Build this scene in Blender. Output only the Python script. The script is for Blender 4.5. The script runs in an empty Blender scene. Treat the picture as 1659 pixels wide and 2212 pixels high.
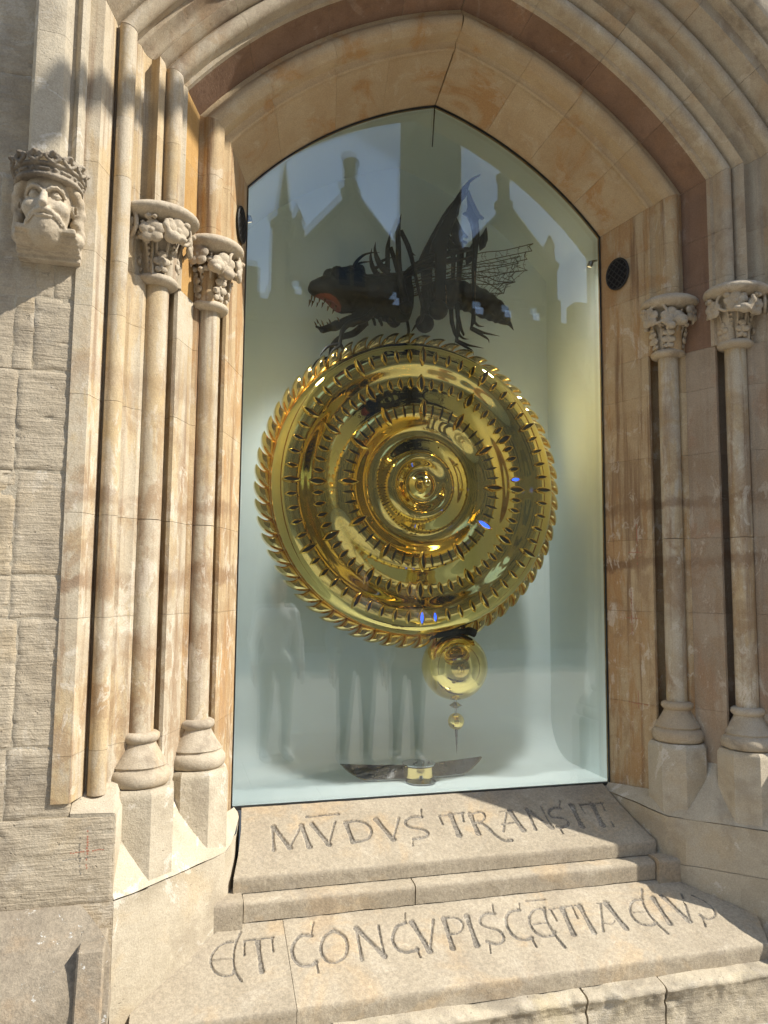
import bpy, math, random
import numpy as np
from mathutils import Vector, Matrix
S=bpy.context.scene; COL=S.collection
RND=random.Random(7); R_=math.radians
# ---------------- camera, sky, sun, exposure ----------------
CAMP=Vector((-1.177,-3.428,0.947)); YAW,PIT,ROL=R_(15.319),R_(5.382),R_(0.512)
cam=bpy.data.objects.new('camera',bpy.data.cameras.new('camera')); COL.objects.link(cam); S.camera=cam
f=Vector((math.sin(YAW)*math.cos(PIT),math.cos(YAW)*math.cos(PIT),math.sin(PIT)))
r0=Vector((math.cos(YAW),-math.sin(YAW),0)); u0=r0.cross(f)
rr=math.cos(ROL)*r0+math.sin(ROL)*u0; uu=-math.sin(ROL)*r0+math.cos(ROL)*u0
M=Matrix((rr,uu,-f)).transposed().to_4x4(); M.translation=CAMP; cam.matrix_world=M
cam.data.sensor_fit='HORIZONTAL'; cam.data.sensor_width=36; cam.data.lens=36*1657.4/1659
cam.data.clip_start=0.05; cam.data.clip_end=1000
SUN_AZ,SUN_EL=R_(29),R_(43)      # azimuth measured from +x towards the street (-y)
sdir=Vector((math.cos(SUN_AZ)*math.cos(SUN_EL),-math.sin(SUN_AZ)*math.cos(SUN_EL),math.sin(SUN_EL)))
W=bpy.data.worlds.new('World'); S.world=W; W.use_nodes=True
nt=W.node_tree; nt.nodes.clear()
wo=nt.nodes.new('ShaderNodeOutputWorld'); bg=nt.nodes.new('ShaderNodeBackground'); sky=nt.nodes.new('ShaderNodeTexSky')
sky.sky_type='NISHITA'; sky.sun_disc=False; sky.sun_elevation=SUN_EL; sky.sun_rotation=math.atan2(sdir.x,sdir.y)
sky.air_density=1.0; sky.dust_density=.5; bg.inputs[1].default_value=0.15
tc=nt.nodes.new('ShaderNodeTexCoord'); mp=nt.nodes.new('ShaderNodeMapping'); mp.inputs['Scale'].default_value=(1,1,2.4)
no=nt.nodes.new('ShaderNodeTexNoise'); no.inputs['Scale'].default_value=2.2; no.inputs['Detail'].default_value=7; no.inputs['Roughness'].default_value=0.58
cr=nt.nodes.new('ShaderNodeValToRGB'); cr.color_ramp.elements[0].position=0.50; cr.color_ramp.elements[1].position=0.72
cr.color_ramp.elements[0].color=(.06,.06,.06,1); cr.color_ramp.elements[1].color=(.85,.85,.85,1)
mx=nt.nodes.new('ShaderNodeMix'); mx.data_type='RGBA'; mx.inputs[7].default_value=(6.5,7.4,8.8,1)
for a,b in ((tc.outputs['Generated'],mp.inputs[0]),(mp.outputs[0],no.inputs[0]),(no.outputs[0],cr.inputs[0]),(cr.outputs[0],mx.inputs[0]),(sky.outputs[0],mx.inputs[6]),(mx.outputs[2],bg.inputs[0]),(bg.outputs[0],wo.inputs[0])): nt.links.new(a,b)
sl=bpy.data.lights.new('sun','SUN'); sl.energy=4.3; sl.angle=R_(0.53); sl.color=(1,.955,.87)
so=bpy.data.objects.new('sun',sl); COL.objects.link(so); so.rotation_euler=sdir.to_track_quat('Z','Y').to_euler(); so.location=(6,-6,8)
S.view_settings.view_transform='Standard'; S.view_settings.look='None'; S.view_settings.gamma=1; S.view_settings.exposure=0.78
S.view_settings.use_curve_mapping=False
S.render.engine='CYCLES'; S.cycles.max_bounces=10; S.cycles.transparent_max_bounces=12; S.cycles.glossy_bounces=6
S.cycles.caustics_reflective=True; S.cycles.sample_clamp_indirect=6

# ---------------- helpers ----------------
LOC={}
def tag(o,label=None,cat=None,group=None,kind=None):
    if label: o['label']=label
    if cat: o['category']=cat
    if group: o['group']=group
    if kind: o['kind']=kind
    return o
def thing(name,loc,label,cat,group=None):
    o=bpy.data.objects.new(name,None); COL.objects.link(o); o.location=loc; o.empty_display_size=.1
    LOC[o.name]=np.array(loc,float); return tag(o,label,cat,group)
def root_loc(p):
    while p.parent: p=p.parent
    return LOC.get(p.name,np.zeros(3))
def mesh(name,V,F,mats,smooth=None,fm=None):
    V=np.asarray(V,float); me=bpy.data.meshes.new(name)
    if isinstance(F,np.ndarray):
        n,k=F.shape; me.vertices.add(len(V)); me.vertices.foreach_set('co',V.ravel())
        me.loops.add(n*k); me.polygons.add(n); me.loops.foreach_set('vertex_index',F.ravel().astype(np.int32))
        me.polygons.foreach_set('loop_start',(np.arange(n)*k).astype(np.int32))
        try: me.polygons.foreach_set('loop_total',np.full(n,k,np.int32))
        except Exception: pass
        me.update(calc_edges=True); me.validate()
    else: me.from_pydata([tuple(v) for v in V],[],F); me.update()
    for m in (mats if isinstance(mats,(list,tuple)) else [mats]): me.materials.append(m)
    if fm is not None: me.polygons.foreach_set('material_index',np.asarray(fm,np.int32))
    if smooth is not None:
        me.polygons.foreach_set('use_smooth',np.ones(len(me.polygons),bool))
        if smooth<180: me.set_sharp_from_angle(angle=R_(smooth))
    return me
def put(name,me,parent=None,mw=None):
    o=bpy.data.objects.new(name,me); COL.objects.link(o)
    if parent is not None: o.parent=parent
    if mw is not None: o.matrix_local=mw
    return o
def obj(name,V,F,mats,parent=None,smooth=None,fm=None):
    V=np.asarray(V,float)
    if parent is not None: V=V-root_loc(parent)
    return put(name,mesh(name,V,F,mats,smooth,fm),parent)
def flip(F): return F[:,::-1].copy() if isinstance(F,np.ndarray) else [tuple(reversed(q)) for q in F]
def mirror(V,F): V=np.array(V,float); V[:,0]*=-1; return V,flip(F)
def join(parts):
    VV=[];FF=[];n=0
    for V,F in parts:
        V=np.asarray(V,float); VV.append(V); FF+=[tuple(int(i)+n for i in q) for q in F]; n+=len(V)
    return np.vstack(VV),FF
def box(x0,x1,y0,y1,z0,z1):
    V=[(x0,y0,z0),(x1,y0,z0),(x1,y1,z0),(x0,y1,z0),(x0,y0,z1),(x1,y0,z1),(x1,y1,z1),(x0,y1,z1)]
    return np.array(V,float),[(0,3,2,1),(4,5,6,7),(0,1,5,4),(1,2,6,5),(2,3,7,6),(3,0,4,7)]
def bbox(x0,x1,y0,y1,z0,z1,b=.006):
    # box with chamfered edges on every side
    c=np.array([(x0+x1)/2,(y0+y1)/2,(z0+z1)/2]); h=np.array([x1-x0,y1-y0,z1-z0])/2; b=min(b,h.min()*.45)
    V=[];idx={}
    for s in ((i,j,k) for i in(-1,1) for j in(-1,1) for k in(-1,1)):
        for a in range(3):
            p=np.array(s)*(h-b); p[a]=s[a]*h[a]; idx[s,a]=len(V); V.append(c+p)
    F=[]
    for a in range(3):
        b1,b2=(a+1)%3,(a+2)%3
        for sg in(-1,1):
            q=[]
            for u,v in((-1,-1),(1,-1),(1,1),(-1,1)):
                s=[0,0,0]; s[a]=sg; s[b1]=u; s[b2]=v; q.append(idx[tuple(s),a])
            F.append(tuple(q if sg>0 else q[::-1]))
    for a in range(3):
        b1,b2=(a+1)%3,(a+2)%3
        for u in(-1,1):
            for v in(-1,1):
                s0=[0,0,0]; s0[a]=-1; s0[b1]=u; s0[b2]=v; s1=list(s0); s1[a]=1
                q=[idx[tuple(s0),b1],idx[tuple(s0),b2],idx[tuple(s1),b2],idx[tuple(s1),b1]]
                F.append(tuple(q[::-1] if u*v>0 else q))
    for s in ((i,j,k) for i in(-1,1) for j in(-1,1) for k in(-1,1)):
        q=[idx[s,0],idx[s,1],idx[s,2]]; F.append(tuple(q if s[0]*s[1]*s[2]>0 else q[::-1]))
    return np.array(V),F
def lathe(prof,n=48,c=(0,0,0),a0=0,a1=2*math.pi):
    # prof: (r,z) from bottom to top, axis z
    full=abs(a1-a0-2*math.pi)<1e-6; m=n if full else n+1
    a=np.linspace(a0,a1,n+1)[:m]; V=[]
    for r,z in prof: V+= [(c[0]+r*math.cos(t),c[1]+r*math.sin(t),c[2]+z) for t in a]
    F=[]
    for i in range(len(prof)-1):
        for j in range(n):
            k=(j+1)%m; F.append((i*m+j,i*m+k,(i+1)*m+k,(i+1)*m+j))
    if full: F.append(tuple(range(m-1,-1,-1))); F.append(tuple((len(prof)-1)*m+j for j in range(m)))
    return np.array(V),F
def tube(P,Rad,n=10,flat=1.0,up=(0,0,1),caps=True):
    # swept tube along P with radii; flat scales the second axis
    P=np.array(P,float); Rad=np.broadcast_to(np.array(Rad,float),(len(P),)); V=[];F=[]
    T=np.gradient(P,axis=0); T/=np.linalg.norm(T,axis=1)[:,None]+1e-9
    u=np.array(up,float); a=np.cross(u,T[0]); 
    if np.linalg.norm(a)<1e-3: a=np.cross((1,.1,0),T[0])
    for i in range(len(P)):
        a=a-T[i]*(a@T[i]); a/=np.linalg.norm(a)+1e-9; b=np.cross(T[i],a)
        for k in range(n):
            t=2*math.pi*k/n; V.append(P[i]+Rad[i]*(math.cos(t)*a*flat+math.sin(t)*b))
    for i in range(len(P)-1):
        for k in range(n): F.append((i*n+k,i*n+(k+1)%n,(i+1)*n+(k+1)%n,(i+1)*n+k))
    if caps: F.append(tuple(range(n-1,-1,-1))); F.append(tuple((len(P)-1)*n+k for k in range(n)))
    return np.array(V),F
def smoothpts(P,n=6):
    # Catmull-Rom through P
    P=np.array(P,float); Q=np.vstack([2*P[0]-P[1],P,2*P[-1]-P[-2]]); out=[]
    for i in range(1,len(Q)-2):
        for t in np.linspace(0,1,n,endpoint=False):
            out.append(.5*((2*Q[i])+(-Q[i-1]+Q[i+1])*t+(2*Q[i-1]-5*Q[i]+4*Q[i+1]-Q[i+2])*t*t+(-Q[i-1]+3*Q[i]-3*Q[i+1]+Q[i+2])*t**3))
    out.append(P[-1]); return np.array(out)
_rs=np.random.RandomState(3); _LAT=_rs.rand(64,64,64).astype(np.float32)
def vn(P,fr=1.,off=0.):
    # smooth value noise in 3-D, 0..1
    Q=np.asarray(P,np.float64)*fr+off+100; i=np.floor(Q).astype(int); t=Q-i; t=t*t*(3-2*t); i&=63; j=(i+1)&63
    x0,y0,z0=i[...,0],i[...,1],i[...,2]; x1,y1,z1=j[...,0],j[...,1],j[...,2]; tx,ty,tz=t[...,0],t[...,1],t[...,2]
    L=_LAT; l=lambda a,b,c:a+(b-a)*c
    return l(l(l(L[x0,y0,z0],L[x1,y0,z0],tx),l(L[x0,y1,z0],L[x1,y1,z0],tx),ty),l(l(L[x0,y0,z1],L[x1,y0,z1],tx),l(L[x0,y1,z1],L[x1,y1,z1],tx),ty),tz)
def fbm(P,fr=1.,oc=4,off=0.):
    a=.5;s=0;w=0
    for o in range(oc): s=s+a*vn(P,fr*2**o,off+o*17.3); w+=a; a*=.5
    return s/w*2-1
# ---- signed distance modelling + surface nets ----
class SDF:
    def __init__(s,lo,hi,h):
        s.lo=np.array(lo,float); s.h=h; s.n=np.ceil((np.array(hi)-s.lo)/h).astype(int)+1
        s.D=np.full(tuple(s.n),1.,np.float32); s.ax=[s.lo[k]+h*np.arange(s.n[k]) for k in range(3)]
    def sub(s,lo,hi,m):
        sl=[];g=[]
        for k in range(3):
            a=max(0,int((lo[k]-m-s.lo[k])/s.h)); b=min(s.n[k],int((hi[k]+m-s.lo[k])/s.h)+2)
            if b<=a: return None
            sl.append(slice(a,b)); g.append(s.ax[k][a:b])
        return tuple(sl),np.stack(np.meshgrid(*g,indexing='ij'),-1)
    def comb(s,sl,d,k,cut):
        A=s.D[sl]
        if cut:
            d=-d
            if k>0: h=np.clip(.5-.5*(d-A)/k,0,1); s.D[sl]=A*(h)+d*(1-h)+k*h*(1-h) if False else np.maximum(A,d)
            else: s.D[sl]=np.maximum(A,d)
        elif k>0:
            h=np.clip(.5+.5*(A-d)/k,0,1); s.D[sl]=A*(1-h)+d*h-k*h*(1-h)
        else: s.D[sl]=np.minimum(A,d)
    def ell(s,c,r,k=.005,cut=False,rot=None):
        c=np.array(c,float); r=np.array(r,float)*np.ones(3); m=r.max()
        q=s.sub(c-m,c+m,.012+k*1.2)
        if q is None: return
        sl,g=q; p=g-c
        if rot is not None: p=p@np.array(rot)
        k0=np.linalg.norm(p/r,axis=-1); k1=np.linalg.norm(p/(r*r),axis=-1)+1e-9
        s.comb(sl,k0*(k0-1)/k1,k,cut)
    def cap(s,a,b,ra,rb=None,k=.005,cut=False):
        a=np.array(a,float); b=np.array(b,float); rb=ra if rb is None else rb; m=max(ra,rb)
        q=s.sub(np.minimum(a,b)-m,np.maximum(a,b)+m,.012+k*1.2)
        if q is None: return
        sl,g=q; ba=b-a; t=np.clip(((g-a)@ba)/(ba@ba+1e-12),0,1)
        s.comb(sl,np.linalg.norm(g-a-t[...,None]*ba,axis=-1)-(ra+(rb-ra)*t),k,cut)
    def path(s,P,ra,rb=None,k=.004):
        rb=ra if rb is None else rb; n=len(P)-1
        for i in range(n): s.cap(P[i],P[i+1],ra+(rb-ra)*i/n,ra+(rb-ra)*(i+1)/n,k)
    def torus(s,c,R,r,nrm=(0,0,1),k=.003,sc=1.):
        c=np.array(c,float); nrm=np.array(nrm,float); nrm/=np.linalg.norm(nrm); q=s.sub(c-R-r,c+R+r,.012)
        if q is None: return
        sl,g=q; p=g-c; hgt=p@nrm; rad=np.sqrt(np.maximum((p*p).sum(-1)-hgt**2,0)); s.comb(sl,np.sqrt((rad-R)**2+(hgt*sc)**2)-r,k,False)
    def lathe(s,c,prof,k=.003,lo=None,hi=None):
        # union of a solid of revolution r(z) (prof: z,r ascending)
        z=[p[0] for p in prof]; r=[p[1] for p in prof]; m=max(r); c=np.array(c,float)
        q=s.sub(c+np.array([-m,-m,z[0]]),c+np.array([m,m,z[-1]]),.012)
        sl,g=q; p=g-c; rad=np.hypot(p[...,0],p[...,1]); rz=np.interp(p[...,2],z,r); d=(rad-rz)*.8
        d=np.maximum(d,np.maximum(z[0]-p[...,2],p[...,2]-z[-1])); s.comb(sl,d,k,False)
    def box(s,c,hs,rnd=.004,k=.003,rot=None):
        c=np.array(c,float); hs=np.array(hs,float); m=np.linalg.norm(hs); q=s.sub(c-m,c+m,.012)
        if q is None: return
        sl,g=q; p=g-c
        if rot is not None: p=p@np.array(rot)
        d=np.abs(p)-(hs-rnd); s.comb(sl,np.linalg.norm(np.maximum(d,0),axis=-1)+np.minimum(d.max(-1),0)-rnd,k,False)
    def noise(s,amp,fr,off=0):
        near=np.abs(s.D)<.02; idx=np.argwhere(near); P=s.lo+idx*s.h
        s.D[near]+= (amp*fbm(P,fr,3,off)).astype(np.float32)
    def mesh(s):
        D=s.D; D[0]=D[-1]=1; D[:,0]=D[:,-1]=1; D[:,:,0]=D[:,:,-1]=1
        sg=D<0; c=[D[a:D.shape[0]-1+a,b:D.shape[1]-1+b,e:D.shape[2]-1+e] for a in(0,1) for b in(0,1) for e in(0,1)]
        inside=sum((q<0).astype(np.int8) for q in c); cell=(inside>0)&(inside<8); ids=np.full(cell.shape,-1,np.int64); I=np.argwhere(cell); ids[cell]=np.arange(len(I))
        cor=[(a,b,e) for a in(0,1) for b in(0,1) for e in(0,1)]; vals=[q[cell] for q in c]
        acc=np.zeros((len(I),3)); cnt=np.zeros(len(I))
        for i in range(8):
            for j in range(i+1,8):
                if sum(x!=y for x,y in zip(cor[i],cor[j]))!=1: continue
                a,b=vals[i],vals[j]; m=(a<0)!=(b<0); t=np.where(m,a/(a-b+1e-12),0)
                p=np.array(cor[i])+t[:,None]*(np.array(cor[j])-np.array(cor[i])); acc+=p*m[:,None]; cnt+=m
        V=s.lo+s.h*(I+acc/np.maximum(cnt,1)[:,None]); F=[]
        for ax in range(3):
            sh=[slice(None)]*3; sh2=[slice(None)]*3; sh[ax]=slice(0,-1); sh2[ax]=slice(1,None)
            a=sg[tuple(sh)]; b=sg[tuple(sh2)]; E=np.argwhere(a!=b)
            o1,o2=[(1,2),(2,0),(0,1)][ax]; ok=(E[:,o1]>0)&(E[:,o2]>0)&(E[:,o1]<ids.shape[o1])&(E[:,o2]<ids.shape[o2]); E=E[ok]
            d1=np.zeros(3,int); d1[o1]=1; d2=np.zeros(3,int); d2[o2]=1
            q=[ids[tuple((E-x).T)] for x in (d1+d2,d2,0*d1,d1)]; Q=np.stack(q,1)
            fl=~a[tuple(E.T)]; Q[fl]=Q[fl][:,::-1]; F.append(Q)
        F=np.vstack(F); F=F[(F>=0).all(1)]; return V,F
# ---------------- materials ----------------
def M_(name): 
    m=bpy.data.materials.new(name); m.use_nodes=True; m.node_tree.nodes.clear(); return m,m.node_tree
class NB:
    def __init__(s,nt): s.nt=nt
    def n(s,t,**kw):
        q=s.nt.nodes.new('ShaderNode'+t)
        for k,v in kw.items():
            if k in q.inputs: s.set(q,k,v)
            else: setattr(q,k,v)
        return q
    def set(s,q,k,v):
        if hasattr(v,'is_linked') or hasattr(v,'links'): s.nt.links.new(v,q.inputs[k])
        else: q.inputs[k].default_value=v
    def noise(s,vec,sc,det=4,ro=.55,dist=0.):
        q=s.n('TexNoise'); s.nt.links.new(vec,q.inputs['Vector']); q.inputs['Scale'].default_value=sc; q.inputs['Detail'].default_value=det; q.inputs['Roughness'].default_value=ro; q.inputs['Distortion'].default_value=dist; return q.outputs[0]
    def ramp(s,x,a,b,lo=0.,hi=1.):
        q=s.n('MapRange'); q.interpolation_type='SMOOTHSTEP'; s.nt.links.new(x,q.inputs[0]); q.inputs[1].default_value=a; q.inputs[2].default_value=b; q.inputs[3].default_value=lo; q.inputs[4].default_value=hi; return q.outputs[0]
    def mix(s,fac,a,b,mode='MIX'):
        q=s.n('Mix',data_type='RGBA',blend_type=mode)
        s.set(q,0,fac); s.set(q,6,a if not isinstance(a,tuple) else (*a[:3],1)); s.set(q,7,b if not isinstance(b,tuple) else (*b[:3],1)); return q.outputs[2]
    def math(s,op,a,b=0.):
        q=s.n('Math',operation=op); s.set(q,0,a); s.set(q,1,b); return q.outputs[0]
    def out(s,sh): o=s.n('OutputMaterial'); s.nt.links.new(sh,o.inputs[0])
    def scaled(s,vec,sc):
        q=s.n('Mapping'); s.nt.links.new(vec,q.inputs[0]); q.inputs['Scale'].default_value=sc; return q.outputs[0]
def stone(name,a,b,ochre=(.42,.27,.12),och=.35,stain=(.2,.12,.07),bands=0.,pale=(.62,.55,.44),pal=.3,grain=.14,tool=0.,bump=.5,speck=0.,rnd=.07,streak=0.,pits=.3,dark=None,lich=0.):
    m,t=M_(name); B=NB(t); P=B.n('NewGeometry').outputs['Position']; oi=B.n('ObjectInfo').outputs['Random']
    off=B.n('VectorMath',operation='ADD'); t.links.new(P,off.inputs[0])
    ro=B.n('CombineXYZ'); B.set(ro,0,B.math('MULTIPLY',oi,7.)); B.set(ro,1,B.math('MULTIPLY',oi,3.)); t.links.new(ro.outputs[0],off.inputs[1]); Q=off.outputs[0]
    c=B.mix(B.ramp(B.noise(Q,5,5,.6),.3,.7),a,b)
    n2=B.noise(Q,3.1,6,.65,.6); c=B.mix(B.math('MULTIPLY',B.ramp(n2,.52,.64),och),c,ochre)
    n3=B.noise(P,6.5,8,.7,.8); c=B.mix(B.math('MULTIPLY',B.ramp(n3,.57,.62),pal),c,pale)
    if streak: 
        sv=B.scaled(P,(26,26,1.1)); n=B.noise(sv,1,5,.6); c=B.mix(B.math('MULTIPLY',B.ramp(n,.5,.68),streak),c,stain)
        n=B.noise(B.scaled(P,(9,9,1.6)),1,6,.65,.4); c=B.mix(B.math('MULTIPLY',B.ramp(n,.53,.6),streak*.8),c,ochre)
    if bands:
        sp=B.n('SeparateXYZ'); t.links.new(P,sp.inputs[0]); zz=B.math('SUBTRACT',sp.outputs[2],B.math('MULTIPLY',sp.outputs[0],.045))
        w=B.math('ADD',zz,B.math('MULTIPLY',B.math('SUBTRACT',B.noise(P,9,5,.6),.5),.16)); msk=B.ramp(B.noise(P,2.6,3),.33,.62,.25,1)
        for z0,wd,st in((1.015,.045,1.),(1.29,.04,.7),(.80,.05,.35),(1.72,.06,.3)):
            d=B.math('ABSOLUTE',B.math('SUBTRACT',w,z0)); c=B.mix(B.math('MULTIPLY',B.math('MULTIPLY',B.ramp(d,wd*.35,wd,1,0),bands*st),msk),c,stain)
    if bands:
        zm=B.ramp(sp.outputs[2],1.25,2.0,1,0.12); n=B.noise(B.scaled(P,(8,8,4.5)),1.,7,.7,.5); c=B.mix(B.math('MULTIPLY',B.math('MULTIPLY',B.ramp(n,.47,.58),zm),.62*bands),c,(.29,.185,.10))
        n=B.noise(B.scaled(P,(15,15,7.)),1.,7,.72,.7); c=B.mix(B.math('MULTIPLY',B.math('MULTIPLY',B.ramp(n,.56,.61),zm),.55*bands),c,pale)
    if dark: n=B.noise(P,4.4,6,.65,.3); c=B.mix(B.math('MULTIPLY',B.ramp(n,.5,.66),dark),c,stain)
    if lich: n=B.noise(P,30,5,.7); c=B.mix(B.math('MULTIPLY',B.ramp(n,.635,.66),lich),c,(.60,.58,.52))
    g=B.noise(P,190,3,.7); c=B.mix(grain,c,B.mix(B.ramp(g,.25,.75),(.35,.33,.3),(1.25,1.22,1.18)),'MULTIPLY') if False else B.mix(1.,c,B.mix(B.ramp(g,.3,.7),(1-grain,)*3,(1+grain*.6,)*3),'MULTIPLY')
    if speck:
        g2=B.noise(P,75,4,.75); c=B.mix(1.,c,B.mix(B.ramp(g2,.38,.62),(1-speck,)*3,(1+speck*.7,)*3),'MULTIPLY')
    c=B.mix(1.,c,B.mix(oi,(1-rnd,)*3,(1+rnd*.6,)*3),'MULTIPLY')
    h=B.math('ADD',B.math('MULTIPLY',g,.35),B.math('MULTIPLY',B.noise(P,42,5,.65),.8))
    if tool:
        tv=B.scaled(P,(9,9,95)); h=B.math('ADD',h,B.math('MULTIPLY',B.ramp(B.noise(tv,1,3,.6,.4),.35,.7),tool))
    if pits:
        v=B.noise(P,60,2,.5); h=B.math('SUBTRACT',h,B.math('MULTIPLY',B.ramp(v,.70,.78),pits*1.2))
        c=B.mix(B.math('MULTIPLY',B.ramp(v,.67,.74),.5*pits),c,tuple(x*.45 for x in a))
    bp=B.n('Bump'); bp.inputs['Strength'].default_value=bump; bp.inputs['Distance'].default_value=.006; t.links.new(h,bp.inputs['Height'])
    p=B.n('BsdfPrincipled'); t.links.new(c,p.inputs['Base Color']); p.inputs['Roughness'].default_value=.92; p.inputs['Specular IOR Level'].default_value=.2; t.links.new(bp.outputs[0],p.inputs['Normal'])
    B.out(p.outputs[0]); return m
def plain(name,col,rough=.5,metal=0.,bump=0.,bs=60,var=0.,emit=None,es=1.):
    m,t=M_(name); B=NB(t); p=B.n('BsdfPrincipled'); P=B.n('NewGeometry').outputs['Position']
    n=B.noise(P,bs*.25,5,.6); c=B.mix(1.,col,B.mix(n,(1-var,)*3,(1+var,)*3),'MULTIPLY'); t.links.new(c,p.inputs['Base Color'])
    t.links.new(B.ramp(B.noise(P,bs*.5,4),.3,.7,max(0,rough-.04-var*.2),rough+.04+var*.2),p.inputs['Roughness']) if rough>.08 else p.inputs['Roughness'].__setattr__('default_value',rough)
    p.inputs['Metallic'].default_value=metal
    if bump:
        bp=B.n('Bump'); bp.inputs['Strength'].default_value=bump; bp.inputs['Distance'].default_value=.003; t.links.new(B.noise(P,bs,4),bp.inputs['Height']); t.links.new(bp.outputs[0],p.inputs['Normal'])
    if emit: p.inputs['Emission Color'].default_value=(*emit,1); p.inputs['Emission Strength'].default_value=es
    B.out(p.outputs[0]); return m
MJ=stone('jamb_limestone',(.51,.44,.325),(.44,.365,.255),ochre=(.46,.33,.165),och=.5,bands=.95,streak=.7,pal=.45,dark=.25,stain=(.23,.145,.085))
MA=stone('arch_limestone',(.46,.385,.275),(.39,.315,.22),ochre=(.40,.265,.14),och=.45,streak=.18,pal=.3,stain=(.17,.10,.06),dark=.4)
MO=stone('ochre_limestone',(.47,.36,.215),(.42,.30,.165),ochre=(.38,.215,.09),och=.55,streak=.85,pal=.4,bands=.9,stain=(.20,.115,.06))
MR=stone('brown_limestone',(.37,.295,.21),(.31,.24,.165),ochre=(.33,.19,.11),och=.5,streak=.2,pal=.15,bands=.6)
MC=stone('carved_limestone',(.46,.39,.29),(.40,.33,.235),ochre=(.40,.28,.15),och=.35,dark=.55,stain=(.15,.115,.08),pal=.25,pits=.2)
MW=stone('ashlar_grey_limestone',(.47,.395,.285),(.39,.32,.225),ochre=(.42,.31,.17),och=.35,stain=(.20,.165,.125),dark=.4,tool=.28,bump=.75,pal=.3,pits=.5)
MB_=stone('base_limestone',(.48,.415,.31),(.40,.34,.245),ochre=(.44,.33,.19),och=.35,stain=(.27,.22,.155),dark=.5,pal=.5,bump=.8,pale=(.66,.61,.52))
MS=stone('slab_sandstone',(.40,.34,.25),(.34,.285,.205),ochre=(.47,.33,.18),och=.4,speck=.13,dark=.25,stain=(.22,.18,.14),pal=.15,bump=.5,pits=.2)
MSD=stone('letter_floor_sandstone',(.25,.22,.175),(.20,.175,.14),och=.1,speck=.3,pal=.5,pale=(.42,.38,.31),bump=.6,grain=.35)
ML=stone('ledge_limestone',(.50,.43,.31),(.40,.34,.25),ochre=(.44,.36,.2),och=.4,stain=(.15,.13,.1),dark=.5,bump=.9,tool=.15,pits=.6)
MG=plain('polished_gold',(.93,.71,.24),.035,1.,var=.04)
MG2=plain('gold_tooth_metal',(.90,.68,.29),.14,1.,var=.06)
MDK=plain('slot_dark',(.02,.017,.012),.4)
MBL=plain('blue_lamp',(.02,.03,.2),.4,emit=(.02,.07,1.),es=2.6)
MIN=plain('blackened_bronze',(.026,.025,.025),.55,.6,bump=.3,bs=90,var=.35)
MBZ=plain('worn_bronze',(.22,.14,.08),.28,1.,bump=.15,var=.3)
MOA=stone('flaking_ochre_limestone',(.47,.36,.22),(.42,.30,.17),ochre=(.40,.22,.085),och=.75,pal=.45,pale=(.50,.41,.28),dark=.2,stain=(.22,.13,.07))
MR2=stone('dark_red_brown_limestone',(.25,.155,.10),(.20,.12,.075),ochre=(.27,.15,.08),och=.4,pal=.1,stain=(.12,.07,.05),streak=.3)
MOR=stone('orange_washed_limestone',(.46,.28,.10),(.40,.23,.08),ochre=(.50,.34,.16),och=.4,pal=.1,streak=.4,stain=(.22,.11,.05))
MRD=plain('mouth_red',(.16,.03,.02),.5,bump=.3)
MWR=plain('wing_wire',(.12,.10,.07),.4,.8)
MST=plain('polished_steel',(.42,.43,.43),.16,1.)
MDS=plain('dark_steel',(.10,.10,.105),.3,.9)
MPL=plain('smoked_plate_metal',(.13,.13,.13),.25,.9)
MBK=plain('case_back_paint',(.76,.85,.86),.55,var=.03)
MSEAL=plain('black_seal',(.012,.012,.012),.5)
MIRON=plain('iron_grille',(.035,.033,.03),.7,.3,bump=.4)
MHOLE=plain('vent_void',(.006,.006,.006),.9)
MRED=plain('red_chalk',(.36,.15,.09),.95)
MPAV=stone('paving_york_stone',(.38,.35,.30),(.33,.30,.255),och=.1,dark=.2,speck=.1,pal=.1)
MROAD=stone('road_asphalt',(.065,.065,.065),(.05,.05,.05),och=0,pal=0,dark=.2,stain=(.03,.03,.03),speck=.2,ochre=(.06,.06,.055),pale=(.08,.08,.08))
MOPP=stone('college_limestone',(.22,.19,.135),(.18,.155,.11),och=.2,dark=.35,pal=.1)
MOPD=plain('college_window_glass',(.03,.035,.04),.12,0)
MPNT=plain('cream_render',(.62,.57,.45),.8,var=.05)
MLAMP=plain('lamp_lens_glow',(.9,.85,.7),.3,emit=(1,.75,.4),es=.5); LAMPW=92
def glass_mat():
    m,t=M_('window_glass'); B=NB(t); fr=B.n('Fresnel'); fr.inputs[0].default_value=1.82
    tr=B.n('BsdfTransparent'); tr.inputs[0].default_value=(.955,.985,.98,1); gl=B.n('BsdfGlossy'); gl.inputs['Roughness'].default_value=.0; gl.inputs[0].default_value=(1,1,1,1)
    mx=B.n('MixShader'); t.links.new(fr.outputs[0],mx.inputs[0]); t.links.new(tr.outputs[0],mx.inputs[1]); t.links.new(gl.outputs[0],mx.inputs[2]); B.out(mx.outputs[0]); return m
MGL=glass_mat()
# ---------------- ground, road ----------------
GZ=-.70
tag(obj('pavement',*box(-40,40,-14.2,.8,GZ-.3,GZ-.004),MPAV),kind='structure')
tag(obj('far_pavement',*box(-40,40,-60,-14.2,GZ-.5,GZ-.004),MPAV),kind='structure')
flags=[]
for i in range(-7,9):
    for j in range(6): 
        x=i*.9+(j%2)*.4; flags.append(bbox(x,x+.893,-7.17+j*1.06,-7.17+j*1.06+1.053,GZ-.03,GZ,.004))
pav=bpy.data.objects['pavement']
for V,F in flags: obj('paving_stone',V,F,MPAV,pav)
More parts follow.
